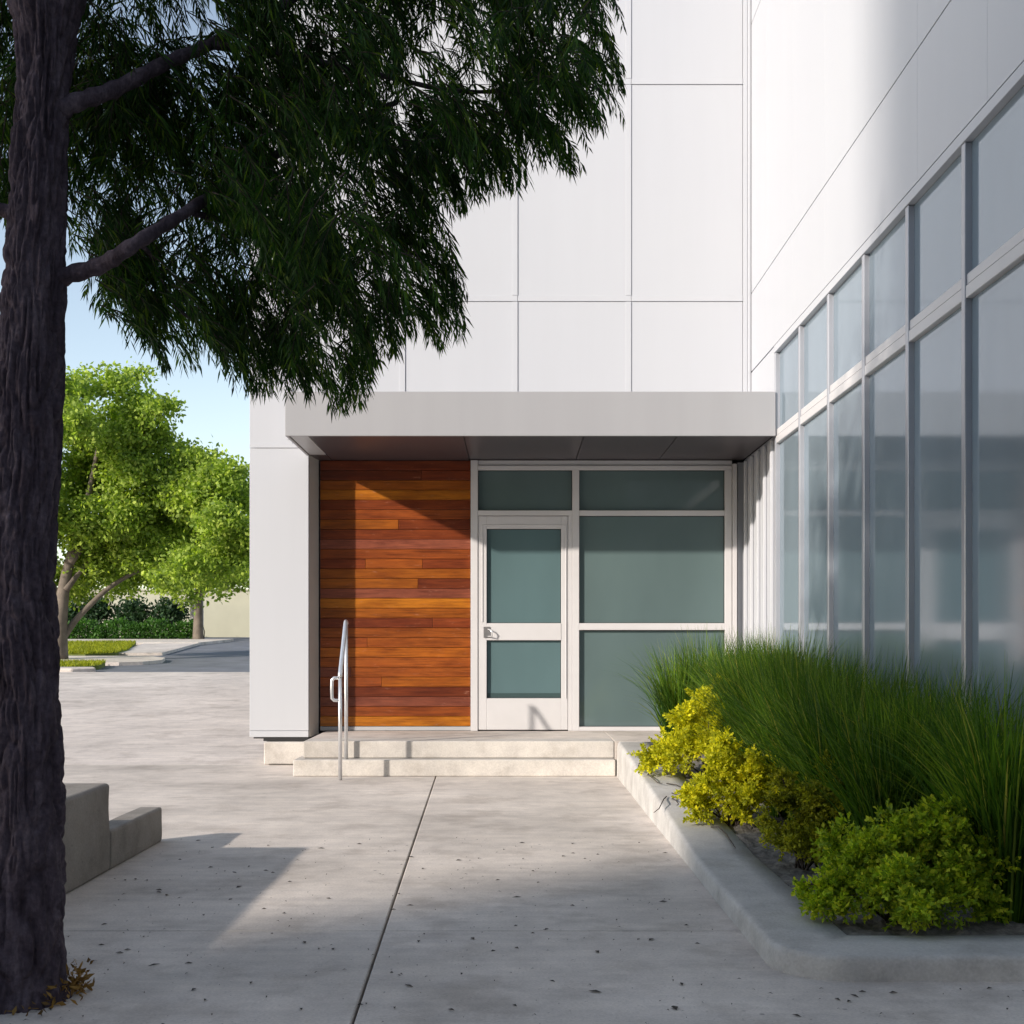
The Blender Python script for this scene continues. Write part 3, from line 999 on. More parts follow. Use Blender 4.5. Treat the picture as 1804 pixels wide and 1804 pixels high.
B.append(branch([(160, -110, 4.2), (350, -180, 4.5), (600, -150, 4.7), (850, -70, 4.8), (980, 20, 4.8)], 0.03, 0.006))
B.append(branch([(330, 372, 4.15), (420, 400, 4.4), (520, 470, 4.5), (580, 560, 4.5)], 0.012, 0.004))
B.append(branch([(480, 20, 4.45), (500, 150, 4.6), (530, 245, 4.7), (640, 330, 4.8), (700, 430, 4.8)], 0.015, 0.004))
B.append(branch([(240, 428, 4.03), (265, 450, 4.3), (310, 540, 4.5), (400, 600, 4.6)], 0.010, 0.004))
B.append(branch([(920, 130, 4.8), (955, 112, 4.8), (985, 85, 4.8)], 0.004, 0.003))

# foliage: drooping sprays of narrow leaflets whose tips fill the crown's outline
crown = [(-760, -760), (900, -760), (1010, -160), (1050, -20), (1060, 30), (1040, 85), (1052, 130), (1088, 160), (1078, 235), (1020, 238), (985, 200),
         (955, 225), (1000, 300), (985, 318), (925, 300), (900, 330), (870, 345), (838, 322), (812, 372), (752, 348), (740, 400), (765, 450), (745, 485),
         (800, 548), (804, 600), (760, 612), (718, 592), (668, 640), (640, 700), (592, 728), (560, 690), (520, 702), (470, 690), (430, 692),
         (392, 640), (340, 655), (300, 615), (285, 655), (245, 600), (235, 560), (182, 565), (172, 530), (200, 500), (160, 478), (112, 470), (100, 430), (-30, 470),
         (-200, 520), (-760, 480)]
CP = np.array(crown, float)


def inside(px, py, P):
    ins = np.zeros(len(px), bool)
    j = len(P) - 1
    for i in range(len(P)):
        c = ((P[i, 1] > py) != (P[j, 1] > py)) & (px < (P[j, 0] - P[i, 0]) * (py - P[i, 1]) / (P[j, 1] - P[i, 1] + 1e-9) + P[i, 0])
        ins ^= c
        j = i
    return ins


NTUFT, PER = 1350, 11
px = RNG.uniform(-720, 1095, NTUFT)
py = RNG.uniform(-640, 735, NTUFT)
Yd = 3.75 + 1.45 * RNG.beta(1.5, 1.2, NTUFT)
px, py, Yd = [np.repeat(q_, PER) for q_ in (px, py, Yd)]
TAZ = np.repeat(RNG.normal(0, 1.3, NTUFT), PER)
px = px + RNG.normal(0, 34, NTUFT * PER)
py = py + RNG.normal(0, 30, NTUFT * PER)
Yd = Yd + RNG.normal(0, 0.06, NTUFT * PER)
near = (px < 345)
Yd = np.where(near, np.maximum(Yd, 4.25 + 0.25 * RNG.random(len(px))), Yd)
ok = inside(px, py, CP) & inside(px + 22, py + 38, CP)
# hanging tufts along the lower outline
FING = [(1050, 80), (1085, 165), (1060, 232), (1030, 238), (1000, 308), (960, 288), (905, 335), (870, 345), (812, 370), (755, 400), (765, 450),
        (742, 470), (805, 550), (800, 598), (770, 610), (720, 598), (660, 650), (640, 690), (592, 728), (545, 702), (505, 700), (440, 695), (395, 652),
        (340, 652), (290, 650), (246, 602), (182, 565), (215, 528), (270, 620), (1000, 232), (1040, 30), (470, 690), (620, 715), (695, 620), (845, 350), (930, 300)]
fx = np.repeat(np.array([q_[0] for q_ in FING], float), 13)
fy = np.repeat(np.array([q_[1] for q_ in FING], float), 13)
fd = np.repeat(RNG.uniform(4.3, 5.0, len(FING)), 13)
k_ = np.abs(RNG.normal(0, 1, len(fx)))
fx = fx + RNG.normal(0, 9, len(fx)) * (1 + 0.8 * k_)
fy = fy - 26 * k_ - 4
fd = fd + RNG.normal(0, 0.05, len(fx))
FAZ = np.repeat(RNG.normal(0, 0.6, len(FING)), 13)
# uneven density: clumps, holes and a thin zone near the trunk
cl = vnoise(px / 95 + 40, py / 80 + 40, 21) * 0.6 + vnoise(px / 42 + 90, py / 42 + 10, 22) * 0.4
cl2 = vnoise(px / 70 + Yd * 9, py / 60 + Yd * 4, 23)
keep = np.clip((0.6 * cl + 0.4 * cl2 - 0.30) * 4.2, 0.08, 1)
hole = lambda hx_, hy_, hr_, hv: 1 - (1 - hv) * np.exp(-(((px - hx_) / hr_) ** 2 + ((py - hy_) / hr_) ** 2))
for hx_, hy_, hr_, hv in ((362, 45, 34, 0.0), (440, 110, 26, 0.2), (130, 300, 26, 0.15), (180, 415, 34, 0.25), (270, 150, 22, 0.3), (135, 420, 30, 0.3),
                          (600, 20, 30, 0.4), (10, 330, 40, 0.3), (5, 470, 60, 0.2), (640, 520, 30, 0.45), (790, 110, 26, 0.5), (935, 110, 24, 0.1), (965, 130, 18, 0.1)):
    keep = keep * hole(hx_, hy_, hr_, hv)
ok &= RNG.random(len(px)) < keep
px, py, Yd, TAZ = px[ok], py[ok], Yd[ok], TAZ[ok]
px, py, Yd, TAZ = np.r_[px, fx], np.r_[py, fy], np.r_[Yd, fd], np.r_[TAZ, FAZ]
vis = (py > -90) & (px > -90)
sel = vis | (RNG.random(len(px)) < 0.45)
px, py, Yd, TAZ = px[sel], py[sel], Yd[sel], TAZ[sel]
n = len(px)
S = FPX / Yd
tip = np.stack([(px - CX) / S, Yd, CAMH + (HY - py) / S], -1)
# spray twig: starts up and inwards, arcs outwards and down
out = tip - np.array([-1.35, 4.15, 0])
out[:, 2] = 0
out /= np.linalg.norm(out, axis=1)[:, None] + 1e-6
az = TAZ + RNG.normal(0, 0.5, n)
ca, sa = np.cos(az), np.sin(az)
out = np.stack([out[:, 0] * ca - out[:, 1] * sa, out[:, 0] * sa + out[:, 1] * ca, np.zeros(n)], -1)
L = RNG.uniform(0.15, 0.30, n)
drop = RNG.uniform(0.7, 1.35, n)
NL = 15
tt = np.linspace(0, 1, NL)
# position along the twig measured back from the tip
back = (1 - tt)[None, :]
pos = tip[:, None, :] - out[:, None, :] * (L[:, None] * back * (0.30 + 0.50 * back))[..., None]
pos[..., 2] += L[:, None] * drop[:, None] * (back * (1.25 - 0.45 * back))
tan = np.gradient(pos, axis=1)
tan /= np.linalg.norm(tan, axis=2)[..., None]
sidev = np.cross(tan, np.array([0, 0, 1.0]))
sidev /= np.linalg.norm(sidev, axis=2)[..., None] + 1e-6
nrm = np.cross(sidev, tan)
leaf_v, leaf_f = [], []
for sgn in (-1, 1):
    roll = RNG.normal(0, 0.5, (n, NL))
    sd = sidev * np.cos(roll)[..., None] * sgn + nrm * np.sin(roll)[..., None]
    spread = RNG.uniform(0.42, 0.8, (n, NL))
    d = tan * np.cos(spread)[..., None] + sd * np.sin(spread)[..., None]
    d[..., 2] -= 0.35
    d /= np.linalg.norm(d, axis=2)[..., None]
    ll = RNG.uniform(0.05, 0.095, (n, NL)) * (1 - 0.35 * tt)[None, :]
    wv = np.cross(d, RNG.normal(0, 1, (n, NL, 3)))
    wv /= np.linalg.norm(wv, axis=2)[..., None] + 1e-6
    wd = RNG.uniform(0.0026, 0.0045, (n, NL))
    p0 = pos
    mid = pos + d * (ll * 0.45)[..., None]
    end = pos + d * ll[..., None]
    end[..., 2] -= ll * 0.12
    v = np.stack([p0, mid + wv * wd[..., None], end, mid - wv * wd[..., None]], 2).reshape(-1, 3)
    leaf_v.append(v)
V = np.concatenate(leaf_v)
F = np.arange(len(V)).reshape(-1, 4)
fo = obj_np("foliage", V, F, M["needle"], tree)
tag(fo, None, None, None, "stuff")
# twigs as thin three-sided tubes
sub = pos[:, ::3, :]
k = sub.shape[1]
rad = 0.0022 * (1.25 - np.linspace(0, 1, k))[None, :, None]
ring = []
for a in (0, 2.09, 4.19):
    ring.append(sub + (sidev[:, ::3] * math.cos(a) + nrm[:, ::3] * math.sin(a)) * rad)
Rg = np.stack(ring, 2)
TV = Rg.reshape(-1, 3)
base = (np.arange(n) * k * 3)[:, None, None]
segs = (np.arange(k - 1) * 3)[None, :, None]
q = []
for a in range(3):
    b = (a + 1) % 3
    q.append(np.stack(np.broadcast_arrays(base + segs + a, base + segs + b, base + segs + 3 + b, base + segs + 3 + a), -1).reshape(-1, 4))
tw = obj_np("twigs", TV, np.concatenate(q), M["twig"], tree)
tag(tw, None, None, None, "stuff")


# ------------------------------------------------------------------ leaf clouds for other plants
def leaf_cards(cent, size, rng, aspect=0.55, up=0.35, bend=0.25, direction=None):
    """diamond leaves with a folded midrib; returns arrays (verts, quads)"""
    n = len(cent)
    d = rng.normal(0, 1, (n, 3)) if direction is None else direction + rng.normal(0, 0.45, (n, 3))
    d[:, 2] += up
    d /= np.linalg.norm(d, axis=1)[:, None] + 1e-9
    w = np.cross(d, rng.normal(0, 1, (n, 3)))
    w /= np.linalg.norm(w, axis=1)[:, None] + 1e-9
    nn = np.cross(d, w)
    s = size * rng.uniform(0.65, 1.3, n)[:, None]
    v = np.stack([cent, cent + d * s * 0.5 + w * s * aspect * 0.5 + nn * s * bend * 0.3,
                  cent + d * s, cent + d * s * 0.5 - w * s * aspect * 0.5 + nn * s * bend * 0.3], 1).reshape(-1, 3)
    return v, np.arange(4 * n).reshape(-1, 4)


def broad_tree(name, label, base, trunk_r, limbs, clumps, nleaf, lsize, mat, seed, group=None):
    """clumps: list of (x,y,z,rx,rz) in metres"""
    rng = np.random.default_rng(seed)
    t = empty(name, base)
    tag(t, label, "tree", group)
    for pts, r0, r1 in limbs:
        P = smooth_path(pts, 5)
        kk = len(P)
        tube("trunk" if r0 >= trunk_r else "limb", P, [r0 + (r1 - r0) * i / (kk - 1) for i in range(kk)], M["barkfar"], t, 10)
    wts = np.array([c[3] * c[3] * c[4] for c in clumps])
    cnt = (wts / wts.sum() * nleaf).astype(int)
    cents = []
    for (x, y, z, rx, rz), m in zip(clumps, cnt):
        # several sub-clumps on the shell of each clump
        ns_ = max(6, m // 90)
        sd = rng.normal(0, 1, (ns_, 3))
        sd /= np.linalg.norm(sd, axis=1)[:, None]
        sc = np.array([x, y, z]) + sd * np.array([rx, rx, rz]) * rng.uniform(0.45, 1.0, (ns_, 1))
        pick = rng.integers(0, ns_, m)
        off = rng.normal(0, 1, (m, 3)) * np.array([0.22, 0.22, 0.17]) * (0.55 + 0.3 * rx)
        cents.append(sc[pick] + off)
    c = np.concatenate(cents)
    v, f = leaf_cards(c, lsize, rng, 0.6, -0.25)
    o = obj_np("crown", v, f, mat, t)
    tag(o, None, None, None, "stuff")
    return t


M["barkfar"] = plain("smooth_grey_bark", (0.16, 0.13, 0.105), 0.85, 0, 0.3, 4, 0.5, 20)


def cl_px(lst, Y, jitter, rng):
    out = []
    for px_, py_, rp in lst:
        yy_ = Y + rng.uniform(-jitter, jitter)
        p = at(px_, py_, yy_)
        r_ = rp / (FPX / yy_)
        out.append((p.x, p.y, p.z, r_, r_ * 0.8))
    return out


rg = np.random.default_rng(4)
YA = 30.0
bA = at(103, 1164.6, YA)
bA.z = gz(YA) + 0.05
la = []
w_ = lambda x, y, dY=0: tuple(at(x, y, YA + dY))
la.append(([tuple(bA), w_(104, 1120), w_(108, 1070), w_(120, 1000, .2), w_(150, 900, .3), w_(175, 780, .4)], 0.24, 0.05))
la.append(([w_(110, 1125), w_(140, 1085, .2), w_(200, 1030, .5), w_(280, 990, .8), (w_(350, 975, 1.0))], 0.09, 0.02))
la.append(([w_(108, 1070), w_(60, 980, .5), w_(0, 880, .9), w_(-60, 780, 1.2)], 0.14, 0.04))
la.append(([w_(125, 990), w_(190, 900, 1.0), w_(250, 800, 1.4), w_(285, 720, 1.6)], 0.09, 0.02))
la.append(([w_(115, 1040), w_(160, 985, .5), w_(210, 940, .9)], 0.08, 0.02))
ca_ = [(130, 685, 42), (195, 680, 36), (240, 668, 26), (120, 745, 50), (250, 715, 42), (285, 725, 30), (190, 740, 40), (110, 690, 34), (170, 800, 55), (230, 830, 50), (130, 850, 50),
       (120, 930, 50), (190, 910, 55), (255, 890, 55), (310, 850, 48), (360, 860, 40), (400, 850, 34), (330, 920, 55), (390, 920, 45), (420, 880, 30), (160, 1000, 45), (120, 1030, 36),
       (250, 975, 50), (330, 1000, 42), (400, 985, 42), (430, 960, 38), (290, 1020, 26), (200, 1040, 20), (380, 1020, 20), (430, 1010, 20),
       (215, 775, 46), (270, 770, 42), (300, 800, 40), (350, 822, 38), (395, 835, 36), (430, 862, 32), (340, 870, 50), (60, 720, 50), (20, 800, 60), (60, 880, 55), (0, 950, 60), (50, 1000, 50), (-60, 860, 70), (-90, 760, 60), (-40, 680, 50), (40, 650, 40), (460, 930, 40)]
clA = cl_px(ca_, YA, 1.7, rg)
clA += [(c[0] + rg.uniform(-.4, .4), c[1] + rg.uniform(.6, 2.0), c[2] - rg.uniform(0, .5), c[3] * .8, c[4] * .8) for c in clA[6:34:2]]
broad_tree("leafy_tree", "bright green leafy tree on the lawn beyond the plaza", bA, 0.24, la, clA, 140000, 0.115, M["maple"], 31)

YB = 42.5
bB = at(349, 1130, YB)
bB.z = gz(YB)
wb = lambda x, y, dY=0: tuple(at(x, y, YB + dY))
lb = [([tuple(bB), wb(349, 1100), wb(350, 1050), wb(352, 990, .3), wb(350, 900, .6)], 0.20, 0.06),
      ([wb(350, 1060), wb(310, 1020, -.5), wb(270, 990, -.9)], 0.10, 0.03), ([wb(350, 1050), wb(400, 1010, -.4), wb(440, 980, -.6)], 0.10, 0.03)]
cb_ = [(300, 1010, 44), (360, 1000, 50), (420, 1000, 44), (260, 990, 44), (330, 960, 50), (400, 950, 50), (450, 960, 50), (220, 1000, 40), (200, 960, 44), (480, 900, 50), (350, 900, 50), (280, 920, 50)]
broad_tree("background_tree", "shaded darker green tree with a grey trunk at the end of the hedge", bB, 0.20, lb, cl_px(cb_, YB, 1.5, rg), 45000, 0.15, M["maple"], 32)

# pale posts next to that trunk
for i, (pxx, ptop, w2) in enumerate(((338.5, 1062, 0.055), (355.5, 1048, 0.05))):
    p = at(pxx, 1128, 43.6)
    zt = at(pxx, ptop, 43.6).z
    post = empty("gate_post", (p.x, p.y, gz(43.6) - 0.03))
    tag(post, ("pale weathered post at the hedge end, nearer the tall hedge side", "pale weathered post beside the beige wall opening")[i], "post")
    box("shaft", p.x - w2, p.x + w2, p.y - w2, p.y + w2, gz(43.6) - 0.03, zt, M["postgrey"], post, 0.008)
    box("cap", p.x - w2 * 1.25, p.x + w2 * 1.25, p.y - w2 * 1.25, p.y + w2 * 1.25, zt + 0.001, zt + 0.05, M["postgrey"], post, 0.01)

# beige wall
bw = empty("beige_wall", (-14, 48.2, gz(48)))
tag(bw, "long beige rendered garden wall across the road", "wall")
z0 = gz(48) - 0.1
zt = at(400, 1041, 48).z
for a in np.arange(-34, 8, 3.0):
    box("wall_bay", a + 0.008, a + 2.992, 48.0, 48.25, z0, zt, M["beige"], bw, 0.006)
    box("coping", a + 0.004, a + 2.996, 47.95, 48.3, zt + 0.001, zt + 0.07, M["beige"], bw, 0.01)

# hedge
hg = empty("hedge", (-14, 42.9, gz(42.9)))
tag(hg, "trimmed green hedge along the far pavement", "hedge")
rh_ = np.random.default_rng(8)
m = 16000
hxx = rh_.uniform(-19.5, -10.75, m)
edge = np.clip((-10.75 - hxx) / 0.5, 0, 1) ** 0.5
hh_ = (0.50 + 0.10 * np.sin(hxx * 5) + 0.06 * np.sin(hxx * 13)) * (0.6 + 0.4 * edge) + 0.12
hz_ = gz(42.9) + rh_.uniform(0.02, 1, m) * hh_
hy_ = 42.95 + rh_.uniform(-0.42, 0.42, m) * (0.5 + 0.5 * edge)
hv, hf = leaf_cards(np.c_[hxx, hy_, hz_], 0.11, rh_, 0.45, 0.5)
o = obj_np("leaves", hv, hf, M["hedge"], hg)
tag(o, None, None, None, "stuff")
for hx0 in np.arange(-19, -10.6, 0.7):
    tube("stem", [(hx0, 42.95, gz(42.9) - 0.02), (hx0 + 0.03, 42.93, gz(42.9) + 0.3), (hx0 - 0.03, 42.96, gz(42.9) + 0.5)], [0.02, 0.015, 0.008], M["twig"], hg, 6)

# dark shrubs under the trees behind the hedge
for i, (px_, py_, rp) in enumerate(((170, 1075, 30), (235, 1082, 34), (300, 1080, 30), (120, 1085, 30))):
    c = at(px_, py_, 45.2)
    sh = empty("dark_shrub", (c.x, 45.2, gz(45.2)))
    tag(sh, "dark green shrub growing in the gap between the hedge and the beige wall", "shrub", "dark shrubs behind the hedge")
    r_ = rp / (FPX / 45.2)
    m = 1500
    dd = rh_.normal(0, 1, (m, 3))
    dd /= np.linalg.norm(dd, axis=1)[:, None]
    cc = np.array(c) + dd * rh_.uniform(0.3, 1, (m, 1)) * np.array([r_ * 1.1, r_, r_])
    cc[:, 2] = np.maximum(cc[:, 2], gz(45.2) + 0.05)
    v, f = leaf_cards(cc, 0.16, rh_, 0.5, 0.1)
    o = obj_np("leaves", v, f, M["understory"], sh)
    tag(o, None, None, None, "stuff")
    tube("stem", [(c.x, 45.2, gz(45.2) - 0.03), (c.x + 0.05, 45.2, c.z), (c.x - 0.05, 45.2, c.z + r_ * 0.5)], [0.04, 0.03, 0.01], M["twig"], sh, 6)


# ------------------------------------------------------------------ planter: ornamental grasses
def grass_mesh(seed, nb, rad, hgt, lean):
    rng = np.random.default_rng(seed)
    ns_ = 6
    a = rng.random(nb) * 6.283
    r = rad * np.sqrt(rng.random(nb))
    bx_, by_ = r * np.cos(a), r * np.sin(a)
    h = hgt * rng.uniform(0.55, 1.05, nb)
    az_ = a + rng.normal(0, 0.9, nb)
    ln = lean * rng.gamma(2.2, 0.45, nb)
    ln = np.minimum(ln, 0.75)
    w = rng.uniform(0.003, 0.0062, nb)
    t = np.linspace(0, 1, ns_)
    hor = (ln * h)[:, None] * (t[None] ** 1.9)
    ver = h[:, None] * (t[None] - 0.42 * ln[:, None] * t[None] ** 3)
    x = bx_[:, None] + hor * np.cos(az_)[:, None]
    y = by_[:, None] + hor * np.sin(az_)[:, None]
    wa = rng.random(nb) * 3.14
    ww = w[:, None] * (1 - t[None] ** 2.2 * 0.96)
    l = np.stack([x - ww * np.cos(wa)[:, None], y - ww * np.sin(wa)[:, None], ver], -1)
    rt = np.stack([x + ww * np.cos(wa)[:, None], y + ww * np.sin(wa)[:, None], ver], -1)
    v = np.stack([l, rt], 2).reshape(-1, 3)
    b0 = (np.arange(nb) * ns_ * 2)[:, None]
    sg = (np.arange(ns_ - 1) * 2)[None]
    q_ = np.stack([b0 + sg, b0 + sg + 1, b0 + sg + 3, b0 + sg + 2], -1).reshape(-1, 4)
    me = bpy.data.meshes.new("grass_blades")
    me.vertices.add(len(v))
    me.vertices.foreach_set("co", v.astype(np.float32).ravel())
    me.loops.add(q_.size)
    me.loops.foreach_set("vertex_index", q_.astype(np.int32).ravel())
    me.polygons.add(len(q_))
    me.polygons.foreach_set("loop_start", np.arange(0, q_.size, 4, dtype=np.int32))
    me.polygons.foreach_set("loop_total", np.full(len(q_), 4, dtype=np.int32))
    me.update(calc_edges=True)
    me.polygons.foreach_set("use_smooth", np.ones(len(q_), dtype=bool))
    me.materials.append(M["grass"])
    return me


gm = [grass_mesh(60 + i, 820, 0.15, 1.0, 0.33) for i in range(4)]
GL = "tall clump of green ornamental grass standing against the window wall"
GL2 = "tall clump of green grass in the outer row, between shrubs and window row"
spots = []
rs = random.Random(12)
for y in np.arange(4.95, 10.6, 0.42):
    spots.append((2.0 + rs.uniform(-.05, .05), y + rs.uniform(-.08, .08), rs.uniform(0.92, 1.06), GL))
for y in np.arange(5.75, 10.2, 0.45):
    spots.append((1.74 + rs.uniform(-.06, .06), y + rs.uniform(-.08, .08), rs.uniform(0.90, 1.04), GL2))
spots.append((1.40, 10.35, 0.90, "grass clump leaning in front of the big entrance pane"))
spots.append((1.62, 10.62, 0.98, "grass clump standing against the landing below the entrance glass"))
for i, (x, y, s, lab) in enumerate(spots):
    t = empty("ornamental_plant", (x, y, ktop(y) - 0.01))
    tag(t, lab, "plant", "ornamental grasses in the planter")
    b = bpy.data.objects.new("blades", gm[i % 4])
    COL.objects.link(b)
    b.parent = t
    b.rotation_euler = (rs.uniform(-.03, .03), rs.uniform(-.10, 0.02), rs.uniform(0, 6.28))
    b.scale = (s, s, s * (1.10 if y > 7 else 1.03))


# ------------------------------------------------------------------ planter: shrubs
def shrub(name, label, x, y, rx, ry, h, nshoot, lsize, mat, seed, lumps, twigs=10, nlump=26):
    rng = np.random.default_rng(seed)
    zb = ktop(y) - 0.01
    t = empty(name, (x, y, zb))
    tag(t, label, "shrub", "low shrubs in the planter")
    lum = [q_ for q_ in lumps]
    core_ = np.array(lumps)
    for _ in range(nlump):
        b0 = core_[rng.integers(0, len(core_))]
        dv = rng.normal(0, 1, 3)
        dv[2] = abs(dv[2]) * 0.8
        dv /= np.linalg.norm(dv)
        c0 = b0[:3] + dv * b0[3] * 0.85
        lum.append((c0[0], c0[1], c0[2], rng.uniform(0.13, 0.24)))
    lum = [(q_[0], q_[1], q_[2], q_[3] * (0.72 if i_ < len(lumps) else 1.0)) for i_, q_ in enumerate(lum)]
    lum = np.array(lum)                                     # (dx, dy, dz, r) relative
    wts = lum[:, 3] ** 2
    pick = rng.choice(len(lum), nshoot, p=wts / wts.sum())
    dd = rng.normal(0, 1, (nshoot, 3))
    dd[:, 2] = dd[:, 2] * 0.9 + 0.35
    dd /= np.linalg.norm(dd, axis=1)[:, None]
    rr_ = lum[pick, 3:4] * np.where(rng.random((nshoot, 1)) < 0.14, rng.uniform(1.1, 1.38, (nshoot, 1)), rng.uniform(0.62, 1.08, (nshoot, 1)))
    tip_ = np.array([x, y, zb]) + lum[pick, :3] * np.array([rx, ry, h]) + dd * rr_ * np.array([rx, ry, h])
    tip_[:, 2] = np.maximum(tip_[:, 2], zb + 0.03)
    LP = 16
    ln = rng.uniform(0.05, 0.11, nshoot)
    tt_ = np.linspace(0, 1, LP)
    pts = tip_[:, None, :] - dd[:, None, :] * (ln[:, None] * (1 - tt_)[None])[..., None]
    ph = np.arange(LP) * 2.4
    a1 = np.cross(dd, rng.normal(0, 1, (nshoot, 3)))
    a1 /= np.linalg.norm(a1, axis=1)[:, None]
    a2 = np.cross(dd, a1)
    rad_ = a1[:, None, :] * np.cos(ph)[None, :, None] + a2[:, None, :] * np.sin(ph)[None, :, None]
    dirs = rad_ * (1.1 - 0.5 * tt_)[None, :, None] + dd[:, None, :] * (0.35 + 0.6 * tt_)[None, :, None]
    v, f = leaf_cards(pts.reshape(-1, 3), lsize, rng, 0.62, 0.15, 0.5, dirs.reshape(-1, 3) * 2.0)
    o_ = obj_np("foliage", v, f, mat, t)
    tag(o_, None, None, None, "stuff")
    for k_ in range(twigs):
        e = tip_[rng.integers(0, nshoot)]
        b_ = np.array([x + rng.normal(0, 0.03), y + rng.normal(0, 0.03), zb - 0.01])
        m_ = (b_ + e) / 2 + np.array([0, 0, 0.04])
        tube("stem", [tuple(p) for p in smooth_path([b_, m_, e], 3)], [0.007, 0.006, 0.005, 0.004, 0.004, 0.003, 0.002], M["twig"], t, 5)
    return t


L1 = [(0, 0, .45, .55), (-.4, -.2, .3, .42), (.4, .1, .55, .45), (.1, .3, .75, .4), (-.75, .1, .15, .28), (.25, -.45, .3, .45), (-.1, 0, .85, .25), (.55, -.3, .25, .35)]
L2 = [(0, 0, .4, .55), (-.45, 0, .3, .45), (.45, .1, .55, .45), (.1, -.4, .25, .45), (.35, .3, .85, .22), (-.6, -.3, .15, .3), (.6, -.2, .35, .4), (-.1, .2, .7, .4)]
L3 = [(0, 0, .4, .5), (-.35, .1, .3, .45), (.3, 0, .7, .4), (.1, -.3, .3, .45), (.4, .2, 1.0, .22), (-.2, .1, .8, .35)]
L4 = [(0, 0, .45, .5), (-.5, -.1, .35, .42), (.5, 0, .5, .42), (-.2, -.45, .3, .42), (.3, -.45, .3, .42), (.6, .15, .95, .2), (.25, .2, .9, .22), (-.45, .25, .65, .38),
      (.75, -.3, .2, .3), (-.8, -.25, .2, .24), (.05, .1, .8, .34), (.85, .1, .6, .2), (.45, -.1, .75, .3), (-.1, -.7, .2, .3)]
shrub("yellow_shrub", "bright yellow shrub beside the landing corner", 1.40, 9.0, 0.50, 0.72, 0.60, 1500, 0.025, M["yellow"], 71, L1)
shrub("yellow_shrub", "yellow-green shrub spilling over the kerb", 1.27, 7.25, 0.35, 0.42, 0.44, 950, 0.023, M["yellow"], 72, L2, 14)
shrub("olive_shrub", "small olive shrub squeezed between the yellow and lime shrubs", 1.40, 6.0, 0.30, 0.30, 0.40, 700, 0.020, M["olive"], 73, L3)
shrub("lime_shrub", "wide lime green shrub at the rounded kerb corner", 1.50, 4.88, 0.42, 0.36, 0.40, 1700, 0.0225, M["lime"], 74, L4, 16)
# bare runners lying along the kerb
rn = random.Random(9)
ru = empty("bare_runners", (1.1, 8.3, ktop(8.3)))
tag(ru, "thin bare dark stems trailing along the kerb beside the yellow shrubs", "stems")
for k_ in range(9):
    y = rn.uniform(6.7, 9.9)
    x = rn.uniform(0.98, 1.16)
    P = [(x, y, ktop(y) + 0.008)]
    for s_ in range(4):
        y -= rn.uniform(0.08, 0.2)
        x += rn.uniform(-0.05, 0.05)
        P.append((x, y, ktop(y) + rn.uniform(0.006, 0.03)))
    tube("runner", P, [0.004, 0.004, 0.0035, 0.003, 0.002], M["twig"], ru, 5)

# ------------------------------------------------------------------ litter on the paving, dry leaves at the trunk
rl = np.random.default_rng(19)
m = 900
lx = rl.uniform(-2.0, 2.2, m)
ly = 3.3 + 4.2 * rl.random(m) ** 1.5
okl = (lx < 0.88) | (ly < 4.2)
lx, ly = lx[okl], ly[okl]
m = len(lx)
a = rl.random(m) * 6.28
s_ = rl.gamma(2.0, 0.0034, m) + 0.002
e_ = rl.uniform(0.15, 0.5, m)
c_, s2 = np.cos(a), np.sin(a)
v = np.stack([np.c_[lx + s_ * c_, ly + s_ * s2, np.full(m, 0.0025)], np.c_[lx - s_ * e_ * s2, ly + s_ * e_ * c_, np.full(m, 0.007)],
              np.c_[lx - s_ * c_, ly - s_ * s2, np.full(m, 0.0025)], np.c_[lx + s_ * e_ * s2, ly - s_ * e_ * c_, np.full(m, 0.006)]], 1).reshape(-1, 3)
lit = obj_np("leaf_litter", v, np.arange(4 * m).reshape(-1, 4), M["litter"], None)
tag(lit, "small dark bits of leaf litter scattered over the paving", "litter", None, "stuff")
m = 60
aa = rl.normal(-0.4, 0.5, m)
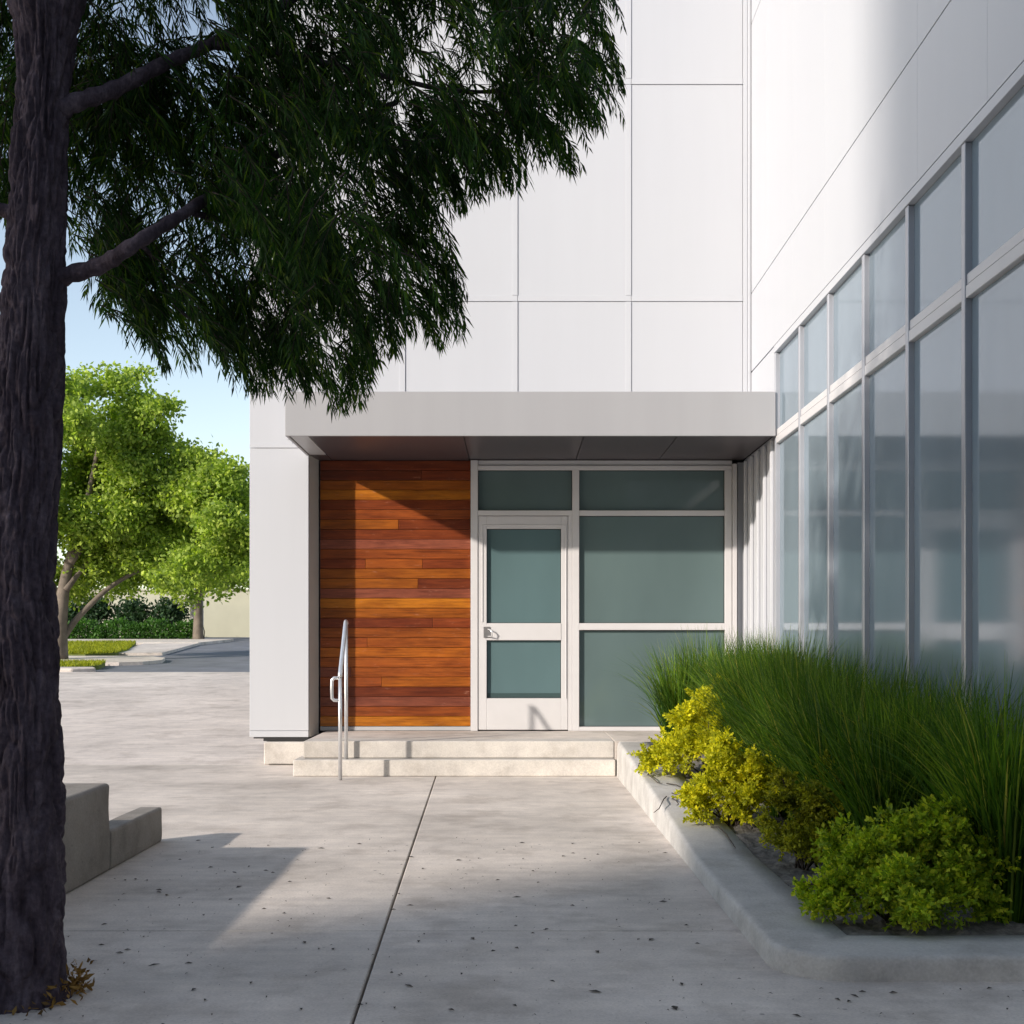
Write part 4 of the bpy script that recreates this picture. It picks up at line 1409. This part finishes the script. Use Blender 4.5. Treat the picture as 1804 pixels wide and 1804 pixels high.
rr_ = 0.165 + np.abs(rl.normal(0, 0.03, m))
dc = np.c_[-1.615 + rr_ * np.cos(aa), TY + rr_ * np.sin(aa), np.abs(rl.normal(0, 0.035, m)) + 0.004]
dc = np.r_[dc, np.c_[rl.normal(-1.445, 0.016, 130), rl.normal(4.14, 0.035, 130), np.abs(rl.normal(0.02, 0.035, 130)) + 0.004]]
v, f = leaf_cards(dc, 0.03, rl, 0.4, 0.2)
dl = obj_np("dry_leaves", v, f, M["dry"], None)
tag(dl, "brown dry leaves heaped against the foot of the trunk", "dry leaves", None, "stuff")

# ------------------------------------------------------------------ unseen tower behind the viewer, added to shade the foreground
tx0, ty1 = -31.8, -20.0
tw = empty("added_shade_block", (tx0 + 15, ty1 - 10, 0))
tag(tw, "added unseen grey block that shades the foreground", "building")
box("shade_block_body", tx0, tx0 + 24, ty1 - 24, ty1, -0.1, 27, M["shade_block"], tw, 0)
for fl in range(6):
    box("shade_block_strip", tx0 + 1, tx0 + 23, ty1 + 0.004, ty1 + 0.06, 3 + fl * 3.9, 5.1 + fl * 3.9, M["clear_dark"], tw, 0)

# ------------------------------------------------------------------ unseen low building added behind the viewer to block sky light
cb = empty("added_sky_blocker", (9, -17, 0))
tag(cb, "added unseen dark brick building that cuts the sky light", "building")
M["brick"] = plain("sky_blocker_brick", (0.16, 0.11, 0.09), 0.85, 0, 0.25, 6, 0.3, 40)
box("wall", -5.0, 26.0, -26.0, -15.0, -0.12, 10.5, M["brick"], cb, 0)
box("coping", -5.1, 26.1, -26.1, -14.9, 10.502, 10.7, M["fascia"], cb, 0.01)
for fl in range(3):
    for k_ in range(9):
        x0 = -3.6 + k_ * 3.2
        w0 = box("window", x0, x0 + 1.8, -15.0 + 0.002, -14.95, 1.1 + fl * 3.2, 2.9 + fl * 3.2, M["alu"], cb, 0.004)
        box("pane", x0 + 0.06, x0 + 1.74, -14.948, -14.94, 1.16 + fl * 3.2, 2.84 + fl * 3.2, M["clear_dark"], w0, 0)
